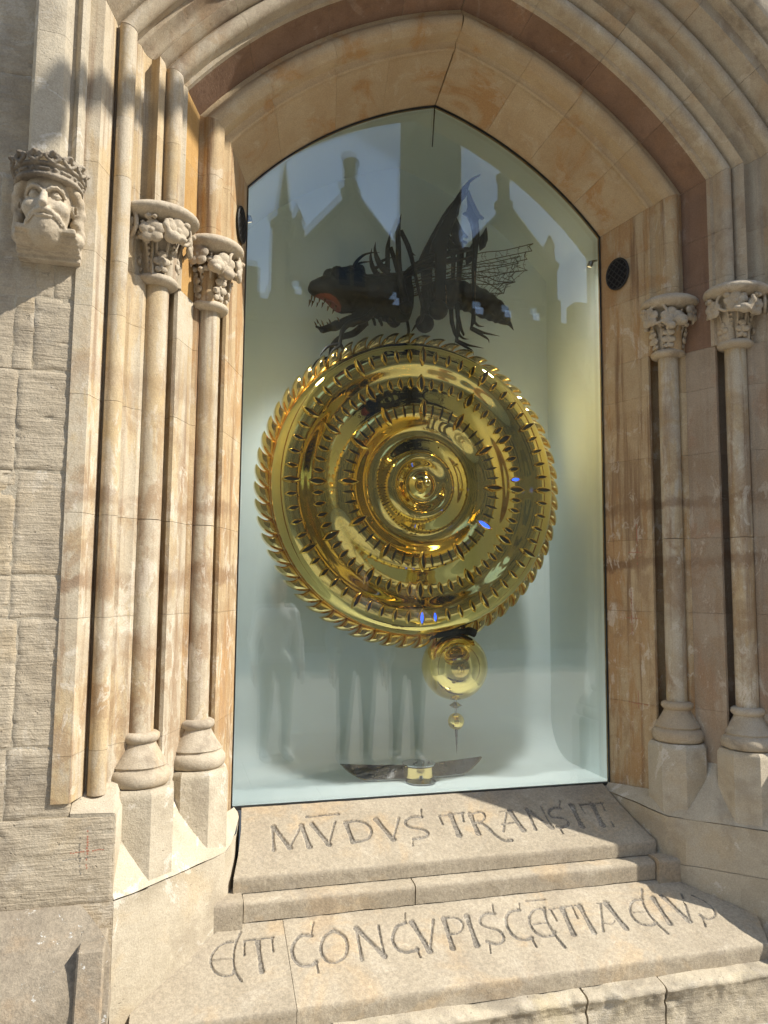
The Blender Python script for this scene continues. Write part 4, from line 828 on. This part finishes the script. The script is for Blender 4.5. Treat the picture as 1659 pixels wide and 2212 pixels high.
# folded wing case
P=smoothpts([I(660,770,-.05),I(760,690,-.06),I(900,640,-.07),I(1040,600,-.07),I(1150,585,-.07)],6); V,F=tube(P,np.interp(np.linspace(0,1,len(P)),[0,.3,.8,1],[.020,.042,.036,.012]),14,.35,(0,1,0)); obj('wing_case',V,F,MIN,ins,60)
P2=P+np.array([0,.13,.0]); V,F=tube(P2,np.interp(np.linspace(0,1,len(P)),[0,.3,.8,1],[.020,.042,.036,.012]),14,.35,(0,1,0)); obj('wing_case',V,F,MIN,ins,60)
def blade(outline,y,th,name,bev=.35):
    c=np.array(outline,float); n=len(c); V=[]
    for sc,dy in ((.86,-th),(1,-th*.4),(1,th*.4),(.86,th)):
        # inset along vertex normals
        t=np.roll(c,-1,0)-np.roll(c,1,0); nr=np.stack([t[:,1],-t[:,0]],1); nr/=np.linalg.norm(nr,axis=1)[:,None]+1e-9
        area=sum(c[i,0]*c[(i+1)%n,1]-c[(i+1)%n,0]*c[i,1] for i in range(n)); k=(0 if sc==1 else 5)*(-1 if area>0 else 1)
        V+=[I(a+nr[j,0]*k,b+nr[j,1]*k,y+dy) for j,(a,b) in enumerate(c)]
    F=[(i*n+k,i*n+(k+1)%n,(i+1)*n+(k+1)%n,(i+1)*n+k) for i in range(3) for k in range(n)]; F+= [tuple(range(n-1,-1,-1)),tuple(3*n+k for k in range(n))]
    return obj(name,V,F,MIN,ins,40)
FEM=[(832,632),(850,570),(880,500),(920,425),(965,345),(1010,265),(1050,205),(1090,160),(1130,134),(1168,126),(1130,148),(1100,178),(1088,215),(1086,250),(1066,280),(1040,310),(1028,350),(1022,390),(1000,425),(980,470),(960,530),(946,590),(940,700),(935,860),(925,965),(860,965),(868,850),(872,720),(868,640)]
for y in (-.115,.115): blade(FEM,y,.016,'hind_femur')
TIB=[(1086,230),(1100,250),(1120,300),(1145,350),(1165,385),(1190,412),(1160,405),(1152,430),(1158,480),(1160,540),(1150,600),(1140,700),(1135,800),(1130,900),(1128,1000),(1130,1080),(1095,1130),(1105,1060),(1108,960),(1108,840),(1110,720),(1114,620),(1116,560),(1112,500),(1100,440),(1080,395),(1050,378),(1075,365),(1084,330),(1080,280)]
for y in (-.115,.115): blade(TIB,y,.014,'hind_tibia')
SP2=[(1006,425),(1022,392),(1040,430),(1060,480),(1090,510),(1118,528),(1080,525),(1078,600),(1072,720),(1066,840),(1060,920),(1064,1000),(1080,1080),(1092,1135),(1060,1080),(1040,1010),(1034,930),(1044,840),(1050,720),(1050,600),(1044,540),(1015,505),(975,497),(1005,488),(1022,465)]
for y in (-.03,.06): blade(SP2,y,.013,'rear_leg')
HK=[(1212,460),(1220,500),(1222,545),(1205,590),(1172,612),(1166,570),(1172,520),(1195,490)]
blade(HK,-.10,.014,'spur'); blade(HK,.10,.014,'spur')
def leg(pts,rad,name,mat=None,flat=.8,n=10):
    P=smoothpts([I(*p) for p in pts],5); V,F=tube(P,np.interp(np.linspace(0,1,len(P)),np.linspace(0,1,len(rad)),rad),n,flat,(0,1,0)); return obj(name,V,F,mat or MIN,ins,60)
for d in(-1,1):
    leg([(660,378,d*.10),(650,430,d*.10),(640,500,d*.10),(640,600,d*.105),(642,720,d*.11),(660,840,d*.11),(690,965,d*.11)],[.001,.008,.017,.018,.019,.022,.026],'middle_femur')
    leg([(658,490,d*.10),(700,600,d*.115),(728,720,d*.125),(750,840,d*.13),(778,960,d*.13),(785,1050,d*.12),(745,1095,d*.11),(722,1128,d*.11)],[.014,.016,.013,.011,.010,.010,.008,.002],'middle_tibia')
    leg([(700,610,d*.115),(725,640,d*.115),(745,652,d*.115)],[.012,.006,.001],'spur')
    leg([(500,985,d*.09),(430,1045,d*.11),(350,1068,d*.12),(300,1110,d*.125),(285,1170,d*.125),(280,1210,d*.12)],[.024,.024,.020,.016,.013,.013],'front_leg')
    for q in ([(285,1195),(220,1205),(185,1235),(168,1262)],[(290,1200),(250,1225),(225,1250)],[(285,1195),(300,1225),(296,1250)]): leg([(a,b,d*.12) for a,b in q],[.011,.009,.002],'claw')
    leg([(690,965,d*.115),(690,975,d*.12)],[.034,.030],'joint_ball',MBZ,1,16) if False else None
    V,F=sph(I(688,975,d*.11),.036,20); obj('joint_ball',V,F,MIN,ins,180); V,F=sph(I(890,995,d*.11),.052,24); obj('joint_ball',V,F,MIN,ins,180)
    for q in ([(1100,1110),(1180,1145),(1240,1160),(1292,1172)],[(1105,1120),(1180,1165),(1215,1190),(1222,1215)],[(1110,1060),(1150,1100),(1190,1108)]): leg([(a,b,d*.11) for a,b in q],[.011,.007,.001],'claw')
    leg([(380,695,d*.04),(400,655,d*.05),(440,620,d*.055),(490,607,d*.06),(538,606,d*.06)],[.014,.011,.008,.005,.001],'antenna')
    leg([(518,528,d*.04),(512,580,d*.045),(525,640,d*.05),(560,700,d*.05),(600,730,d*.05)],[.001,.009,.016,.02,.022],'horn')
    leg([(530,665,d*.03),(580,640,d*.04),(635,624,d*.04)],[.012,.009,.001],'horn')
    for z in (0,): leg([(1120,760,d*.131),(1122,840,d*.131),(1120,930,d*.131)],[.003,.005,.003],'leg_edge',MBZ) ; leg([(930,850,d*.132),(934,930,d*.132),(934,985,d*.13)],[.003,.005,.003],'leg_edge',MBZ)
# lace wings: veins and cells as thin wires
WO=[(1180,620),(1300,592),(1420,573),(1545,552)]; 
ribs=[[(700,765),(850,715),(1000,668),(1180,622),(1360,585),(1545,553)],[(705,790),(900,740),(1100,690),(1300,640),(1535,603)],[(710,805),(930,758),(1150,715),(1350,680),(1497,662)],[(715,820),(930,775),(1150,745),(1350,735),(1498,736)],[(720,832),(950,785),(1180,770),(1310,790),(1422,806)],[(940,790),(1120,785),(1250,820),(1352,872)]]
edge=[(1545,553),(1510,575),(1535,603),(1490,615),(1480,640),(1497,662),(1440,672),(1425,700),(1498,736),(1425,735),(1400,765),(1422,806),(1370,815),(1352,872)]
rng=random.Random(5)
for d in(-.07,.10):
    parts=[]
    for q in ribs: parts.append(tube(smoothpts([I(a,b,d+.02*math.sin(a*.02)) for a,b in q],4),.0026,5))
    parts.append(tube([I(a,b,d+.02*math.sin(a*.02)) for a,b in edge],.0028,5))
    for r1,r2 in zip(ribs,ribs[1:]):
        A=smoothpts([(a,b,0) for a,b in r1],10)[:,:2]; B=smoothpts([(a,b,0) for a,b in r2],10)[:,:2]
        N=17
        for k in range(N):
            ta,tb=(k+rng.uniform(0,.9))/N,(k+rng.uniform(.1,1.))/N; pa=A[int(ta*(len(A)-1))]; pb=B[int(tb*(len(B)-1))]; mid=(pa+pb)/2+np.array([rng.uniform(-14,14),rng.uniform(-5,5)])
            q2=mid+np.array([rng.uniform(10,26),rng.uniform(-4,4)])
            parts.append(tube([I(*pa,d+.02*math.sin(pa[0]*.02)),I(*mid,d+.02*math.sin(mid[0]*.02)),I(*pb,d+.02*math.sin(pb[0]*.02))],.0013,4)); parts.append(tube([I(*mid,d+.02*math.sin(mid[0]*.02)),I(*q2,d+.02*math.sin(q2[0]*.02))],.0012,4))
    V,F=join(parts); obj('lace_wing',V,F,MWR,ins,60)
# ---------------- carved king's head ----------------
king=thing('carved_king_head',(-1.597,-.78,1.96),'carved stone head of a crowned bearded king ending the moulding on the grey wall','carving')
def king_sdf():
    s=SDF((-.135,-.005,-.03),(.135,.275,.37),.0026); 
    E=s.ell; C=s.cap
    s.box((0,.02,.13),(.098,.028,.155),.006,.0)                    # back block
    # flared corbel shelf under the shoulders
    for k in range(5): s.box((0,.03+.012*k,.006+.012*k),(.100-.002*k,.03+.008*k,.010),.004,.006)
    E((0,.07,.185),(.078,.085,.105),.01)                           # skull
    E((0,.105,.115),(.064,.066,.085),.02); E((0,.118,.062),(.050,.058,.062),.02); E((0,.112,.028),(.034,.048,.035),.02)   # jaw and beard
    E((0,.135,.215),(.055,.03,.04),.02)                            # forehead
    for d in(-1,1):
        E((d*.045,.135,.128),(.027,.028,.03),.015)                 # cheek
        E((d*.032,.170,.172),(.0215,.022,.017),.0,True)            # socket
        E((d*.031,.148,.171),(.0165,.0145,.0125),.001)             # eyeball
        s.path([(d*.047,.147,.171),(d*.038,.158,.181),(d*.026,.160,.181),(d*.015,.156,.172)],.0032,.0032,.001)
        s.path([(d*.047,.146,.170),(d*.037,.156,.161),(d*.026,.157,.160),(d*.016,.155,.169)],.003,.003,.001)
        s.path([(d*.011,.167,.186),(d*.022,.168,.195),(d*.036,.164,.199),(d*.052,.150,.190),(d*.058,.138,.176)],.0075,.0055,.003)  # brow
        for k in range(5): C((d*(.016+.008*k),.171-.003*k,.188+.002*k),(d*(.021+.008*k),.169-.003*k,.201-.001*k),.0026,.002,.001)
        C((d*.010,.170,.116),(d*.014,.166,.119),.009,.008,.004)    # nostril
        s.path([(d*.004,.176,.106),(d*.020,.172,.101),(d*.038,.158,.090),(d*.054,.142,.070),(d*.058,.134,.055)],.013,.006,.003)   # moustache
        for k in range(3): s.path([(d*.012,.184-.003*k,.104-.005*k),(d*.032,.173-.002*k,.096-.006*k),(d*.053,.150,.074-.006*k)],.0028,.002,.001)
        # hair and ears
        E((d*.078,.085,.16),(.014,.018,.028),.004); E((d*.084,.092,.158),(.006,.010,.017),.002,True)
        s.path([(d*.066,.115,.235),(d*.082,.10,.215),(d*.092,.085,.19),(d*.095,.07,.15),(d*.088,.07,.11),(d*.094,.06,.075),(d*.090,.07,.045)],.018,.020,.008)
        for k in range(4): s.path([(d*(.070+.006*k),.122-.012*k,.232),(d*(.090+.004*k),.102-.012*k,.20),(d*(.104-.0*k),.085-.012*k,.16),(d*.094,.085-.012*k,.115),(d*(.104),.075-.01*k,.075)],.005,.004,.002)
        E((d*.075,.07,.045),(.035,.045,.028),.012)
        for k in range(5): s.path([(d*(.006+.009*k),.168-.006*k,.072),(d*(.005+.007*k),.172-.007*k,.045),(d*(.004+.004*k),.160-.004*k,.012)],.0035,.002,.002)
    s.path([(0,.160,.186),(0,.176,.155),(0,.190,.124)],.0095,.0135,.004); E((0,.188,.121),(.012,.011,.010),.004)          # nose
    s.path([(-.020,.172,.083),(0,.178,.085),(.020,.172,.083)],.006,.006,.003)                                             # lower lip
    E((.0,.185,.094),(.018,.004,.0022),.0,True)
    s.noise(.0018,55,1)
    V,F=s.mesh(); return V,F
def crown_sdf():
    s=SDF((-.135,-.005,.20),(.135,.225,.375),.0026); c0=(0,.082)
    def ringpt(a,R,z): return (R*math.sin(a),c0[1]+R*1.02*math.cos(a),z-.0*R)
    def tilt(z,a): return z+.012*math.cos(a)*0
    for R,z,r in ((.098,.236,.0085),(.103,.276,.0075)):
        P=[ringpt(a,R,z) for a in np.linspace(-2.2,2.2,33)]; s.path(P,r,r,.002)
    q=s.sub((-.1,-.02,.23),(.1,.19,.28),.01); sl,g=q; rad=np.hypot(g[...,0],(g[...,1]-c0[1])/1.02); d=np.maximum(np.abs(rad-.093)-.009,np.abs(g[...,2]-.256)-.022); s.comb(sl,d,.003,False)
    d=np.maximum(rad-.093,np.abs(g[...,2]-.250)-.02); s.comb(sl,d,0,False)
    for k,a in enumerate(np.linspace(-2.0,2.0,13)):   # jewels on the band
        p=ringpt(a,.102,.256)
        if k%2: s.ell(p,(.007,.007,.007),.001)
        else:
            t=np.array([math.cos(a),-math.sin(a),0]); s.cap(np.array(p)-t*.013,np.array(p)+t*.013,.006,.006,.001); 
    for k,a in enumerate(np.linspace(-2.15,2.15,10)):
        # fleuron: two scrolls and a topped flower
        t=np.array([math.cos(a),-math.sin(a),0.]); n=np.array([math.sin(a),math.cos(a),0.]); p=np.array(ringpt(a,.107,.278)); up=np.array([0,0,1.])
        for d in(-1,1):
            P=[p+t*d*w+up*z+n*.004 for w,z in ((.002,0),(.008,.006),(.018,.014),(.022,.024),(.015,.031),(.007,.028),(.010,.020))]; s.path(P,.0058,.0048,.002)
            s.ell(p+t*d*.013+up*.022+n*.006,(.0045,)*3,.001)
        s.ell(p+up*.034+n*.005,(.012,.010,.010),.003); s.ell(p+up*.034+n*.015,(.004,)*3,.001); s.path([p,p+up*.022],.006,.005,.002)
    s.noise(.0016,60,8); V,F=s.mesh(); return V,F
KM=np.array([[.97,0,0],[0,-1,0],[0,0,.80]]); KO=np.array([-1.600,-.776,2.008])
def kplace(VF):
    V,F=VF; V=V.copy()
    # the head hangs forward from the wall, brow leading
    V[:,1]+= (V[:,2]-.10)*.10*np.clip(V[:,1]/.05,0,1)
    return V@KM.T+KO,F[:,::-1].copy()
V,F=kplace(king_sdf()); obj('face_and_beard',V,F,MC,king,180)
MCR=stone('crown_limestone',(.33,.28,.21),(.24,.20,.15),och=.15,dark=.75,stain=(.085,.07,.055),pal=.15,pits=.1)
V,F=kplace(crown_sdf()); obj('crown',V,F,MCR,king,180)
# ---------------- round vent grilles in the reveals ----------------
def vent(s):
    t=thing('vent_grille',(s*.936,-.135,2.52),'round iron lattice vent in the '+('shaded right' if s>0 else 'sunlit left')+' reveal above the capitals','vent')
    c=np.array([.937,-.130,2.515]); d=np.array([.104,-.301,0]); d/=np.linalg.norm(d); n=np.array([-d[1],d[0],0])*-1; n=np.array([d[1],-d[0],0]); up=np.array([0,0,1.]); n=n if n[0]<0 else -n
    ra,rb=.066,.078
    P=[c+n*.003+d*ra*math.cos(a)+up*rb*math.sin(a) for a in np.linspace(0,2*math.pi,33)]
    V,F=tube(P,.005,6); V,F=(V,F) if s>0 else mirror(V,F); obj('rim',V,F,MIRON,t,60)
    V=[c+n*.0025+d*(ra-.001)*math.cos(a)+up*(rb-.001)*math.sin(a) for a in np.linspace(0,2*math.pi,32,endpoint=False)]; F=[tuple(range(32))]; V,F=(np.array(V),F) if s>0 else mirror(V,F); obj('dark_hole',V,F,MHOLE,t)
    for sg in(-1,1):
        for k in range(-5,6):
            o=k*.024; pts=[]
            for q in np.linspace(-.12,.12,41):
                a=q*.707-sg*0+o*.707; b=q*.707*sg-o*.707*sg
                if (a/ra)**2+(b/rb)**2<1: pts.append(c+n*(.005+.001*sg)+d*a+up*b)
            if len(pts)>2: V,F=tube([pts[0],pts[-1]],.0026,5); V,F=(V,F) if s>0 else mirror(V,F); obj('lattice_bar',V,F,MIRON,t,60)
for s in(1,-1): vent(s)
# ---------------- faint red chalk crosses on the stone ----------------
def chalk(o,ax,up,nrm,parent,h=.16,w=.11,hc=.45):
    o,ax,up,nrm=[np.array(v,float) for v in (o,ax,up,nrm)]; rg=random.Random(int(o[0]*1000)); V=[];F=[]
    for d,ln,st in ((up,h,0.),(ax,w,0.)):
        base=o-up*h*.5 if d is up else o-ax*w*.5+up*h*(hc-.5); side=ax if d is up else up; N=14
        for k in range(N):
            if rg.random()<.16: continue
            a=base+d*ln*k/N; b=base+d*ln*(k+.8)/N; s1,s2=rg.uniform(.0012,.003),rg.uniform(.0012,.003); j=side*rg.uniform(-.0015,.0015); n=len(V)
            V+=[a-side*s1+j+nrm,a+side*s1+j+nrm,b+side*s2+j+nrm,b-side*s2+j+nrm]; F.append((n,n+1,n+2,n+3))
    obj('chalk_cross',V,F,MRED,parent)
chalk((-1.405,-.784,.115),(1,0,.05),(0,0,1),(0,-.004,0),wall,.12,.10)
rv=np.array([.0915,-.258,0])/np.linalg.norm((.0915,-.258)); rn=np.array([rv[1],-rv[0],0])*.0015
chalk((.968,-.200,1.15),rv,(0,0,1),rn,door,.20,.10,.3); chalk((.955,-.165,.83),rv,(0,0,1),rn,door,.22,.09,.35); chalk((.965,-.19,.42),rv,(0,0,1),rn,door,.09,.11,.25)


# ---------------- college across the street (seen in the reflections) ----------------
YO=-15.
col=thing('college_building',(3,YO-3,GZ),'pale battlemented college front across the street with gable and tower','building')
V,F=box(-9,.9,YO-8,YO,GZ,7.9); obj('wall',V,F,MOPP,col)
V,F=box(.9,30,YO-8,YO-.02,GZ,8.1); obj('wall',V,F,MOPP,col)
x=-9.
while x<4.3:
    if not 1.9<x<4.0: V,F=bbox(x,x+.42,YO-.5,YO+.02,7.88,8.68,.02); obj('merlon',V,F,MOPP,col)
    x+=.84
for x in np.arange(5.9,29,.84): V,F=bbox(x,x+.42,YO-.5,YO+.0,8.08,8.75,.02); obj('merlon',V,F,MOPP,col)
def gable(cx,w,z0,z1,y):
    V=[(cx-w,y,z0-1.2),(cx+w,y,z0-1.2),(cx+w,y,z0),(cx,y,z1),(cx-w,y,z0)]; V=V+[(a,b-.6,c) for a,b,c in V]; F=[(0,1,2,3,4),(9,8,7,6,5)]+[(i,5+i,5+(i+1)%5,(i+1)%5) for i in range(5)]; obj('gable',V,F,MOPP,col)
    V,F=bbox(cx-.42,cx+.42,y-.1,y+.06,z0-1.15,z0+.25,.03); w_=obj('window_frame',V,F,MOPP,col)
    for d in(-.19,.19): V,F=box(cx+d-.14,cx+d+.14,y-.05,y+.068,z0-1.0,z0+.1); obj('window_pane',V,F,MOPD,w_)
    for d in(-1,1):
        V,F=tube([(cx+d*(w+.06),y+.05,z0-.05),(cx,y+.05,z1+.08)],.1,6); obj('coping',V,F,MOPP,col,60)
        V,F=lathe([(.2,0),(.2,.9),(.26,.95),(.26,1.05),(.16,1.15),(.12,1.5),(.17,1.55),(.02,1.9)],8,(cx+d*(w+.15),y-.2,z0-1.0)); obj('pinnacle',V,F,MOPP,col,30)
    V,F=lathe([(.22,0),(.22,.5),(.27,.55),(.27,.65),(.17,.7),(.17,1.25),(.22,1.3),(.22,1.42),(.1,1.5)],8,(cx,y-.2,z1-.35)); obj('chimney_finial',V,F,MOPP,col,30)
gable(2.87,1.15,9.3,10.6,YO+.35); gable(7.1,1.2,9.6,10.9,YO+.3); gable(-4.2,1.15,9.2,10.6,YO+.3)
V,F=bbox(4.55,5.75,YO-1.2,YO+.5,GZ,15.2,.05); obj('tower',V,F,MOPP,col)
for x in (4.7,5.15,5.6): V,F=bbox(x-.13,x+.13,YO+.3,YO+.5,15.2,15.7,.02); obj('merlon',V,F,MOPP,col)
V,F=lathe([(.3,0),(.3,2.4),(.36,2.45),(.36,2.6),(.2,2.7),(.02,4.2)],8,(1.25,YO-.2,7.4)); obj('turret',V,F,MOPP,col,30)
for zc in (1.6,4.8):
    for x in np.arange(-8.2,29,1.9):
        if 4.2<x<6.1: continue
        V,F=bbox(x-.55,x+.55,YO-.1,YO+.09,zc-1.0,zc+1.05,.02); w_=obj('window_frame',V,F,MOPP,col)
        for d in(-.26,.26): V,F=box(x+d-.2,x+d+.2,YO-.05,YO+.098,zc-.85,zc+.85); obj('window_pane',V,F,MOPD,w_)
for x in np.arange(-7.2,29,1.9):
    if not 4.3<x<6.0: V,F=box(x-.3,x+.3,YO-.05,YO+.04,6.35,7.15); obj('window_pane',V,F,MOPD,col)
for x in np.arange(-8.7,29,3.8):
    if not 4.0<x<6.3: V,F=bbox(x-.28,x+.28,YO-.1,YO+.4,GZ,7.3,.08); obj('buttress',V,F,MOPP,col)
V,F=bbox(-9,4.5,YO-.1,YO+.14,7.3,7.55,.03); obj('string_course',V,F,MOPP,col); V,F=bbox(5.8,30,YO-.1,YO+.13,7.4,7.65,.03); obj('string_course',V,F,MOPP,col)
ren=thing('rendered_house',(-15,-13,GZ),'cream rendered house further down the street with sash windows','building')
V,F=bbox(-24,-9.6,-22,-14.6,GZ,7.2,.03); obj('wall',V,F,MPNT,ren)
V=[(-24.3,-14.2,7.2),(-9.3,-14.2,7.2),(-9.3,-22.3,7.2),(-24.3,-22.3,7.2),(-24.3,-18.2,10),(-9.3,-18.2,10)]; obj('roof',V,[(0,1,5,4),(2,3,4,5),(1,2,5),(3,0,4)],plain('slate',(.12,.12,.13),.7,var=.2),ren)
for zc in (.9,3.6,5.9):
    for x in np.arange(-23,-10,2.2): V,F=box(x-.5,x+.5,-14.65,-14.58,zc-.75,zc+.75); w_=obj('window',V,F,MOPD,ren)

# ---------------- unseen bracket added high on the wall to cast the soft moulding shadow ----------------
lan=thing('shadow_bracket',(2.9,-.76,6.3),'unseen iron bracket arm added high above the archway to cast a soft shadow','bracket')
V,F=tube(smoothpts([(2.9,-.70,6.32),(2.45,-1.40,6.22),(2.0,-2.05,6.08),(1.58,-2.66,5.95)],6),[.05]*19,12); obj('arm',V,F,MIRON,lan,60)
V,F=tube(smoothpts([(2.62,-.70,6.95),(2.30,-1.35,6.75),(1.98,-2.02,6.12)],6),[.028]*13,10); obj('stay',V,F,MIRON,lan,60)
V,F=lathe([(.02,-.20),(.05,-.17),(.06,-.05),(.03,0)],12,(1.58,-2.66,5.95)); obj('hook',V,F,MIRON,lan,60)

# ---------------- visitors standing at the sill (seen as reflections in the glass) ----------------
def person(x,y,hgt,face,cols,label,seed):
    rg=random.Random(seed); s=SDF((-.40,-.26,-.01),(.40,.30,1.80),.0085); C=s.cap; E=s.ell
    for d in(-1,1):
        f=rg.uniform(-.03,.03)
        C((d*.095,0,.90),(d*.105,.01+f,.50),.085,.058,.03); C((d*.105,.01+f,.50),(d*.11,-.015+f,.11),.056,.040,.02)
        E((d*.115,.055+f,.045),(.046,.125,.042),.02); C((d*.11,-.02+f,.10),(d*.112,.0+f,.06),.042,.042,.02)
        C((d*.17,0,1.40),(d*.235,-.01,1.12),.052,.042,.03); b=rg.uniform(.02,.10); C((d*.235,-.01,1.12),(d*.245,b,.88),.040,.030,.02)
        E((d*.247,b+.012,.82),(.018,.036,.048),.012)
        for k in range(4): C((d*.248,b-.014+.019*k,.785),(d*.244,b-.012+.020*k,.725+.006*abs(k-1.4)),.0098,.0085,.003)
        C((d*.247,b+.045,.83),(d*.240,b+.062,.775),.011,.009,.004)
    E((0,0,.96),(.165,.11,.13),.04); E((0,.0,1.17),(.145,.10,.20),.05); E((0,.005,1.34),(.175,.105,.13),.05); C((-.15,0,1.415),(.15,0,1.415),.055,.055,.04)
    C((0,-.005,1.43),(0,.012,1.54),.056,.050,.03)
    E((0,.02,1.635),(.075,.095,.115),.02); E((0,.065,1.575),(.05,.05,.05),.02); C((0,.112,1.65),(0,.130,1.61),.010,.014,.006); E((0,.113,1.575),(.024,.008,.007),.004)
    for d in(-1,1): E((d*.076,.0,1.63),(.012,.025,.034),.004); E((d*.032,.108,1.648),(.018,.012,.011),.002,True); E((d*.032,.098,1.648),(.013,.012,.011),.001)
    E((0,-.01,1.675),(.083,.100,.092),.01)
    V,F=s.mesh(); c=V[F].mean(1); z=c[:,2]; ax=np.abs(c[:,0])
    fm=np.where(z<.088,0,np.where((z<.95)&(ax<.215),1,np.where(z<1.47,2,3))); fm=np.where((ax>.205)&(z<.93),3,fm); fm=np.where((z>1.47)&((z>1.70)|((c[:,1]<-.0)&(z>1.56)&(ax<.085))),4,fm)
    V=V*hgt/1.765; a=R_(face); R2=np.array([[math.cos(a),-math.sin(a)],[math.sin(a),math.cos(a)]]); V[:,:2]=V[:,:2]@R2.T; V=V+np.array([x,y,GZ])
    o=obj('person',V,F,[plain('cloth_%d_%d'%(seed,i),q,.8,bump=.2,var=.08) for i,q in enumerate(cols)],None,180,fm); tag(o,label,'person')
person(.47,-3.47,1.78,-4,[(.62,.60,.56),(.045,.05,.065),(.10,.14,.22),(.48,.30,.21),(.06,.04,.025)],'person in navy jumper and dark trousers standing nearest the camera, facing the clock',3)
person(.97,-3.52,1.66,6,[(.70,.68,.64),(.06,.06,.07),(.36,.32,.26),(.50,.33,.24),(.12,.07,.04)],'person in beige top and black trousers facing the clock, further right',8)
person(-.20,-3.95,1.70,-12,[(.7,.7,.68),(.50,.48,.42),(.72,.70,.66),(.46,.29,.2),(.10,.08,.05)],'person in white shirt and cream trousers standing back from the sill',12)
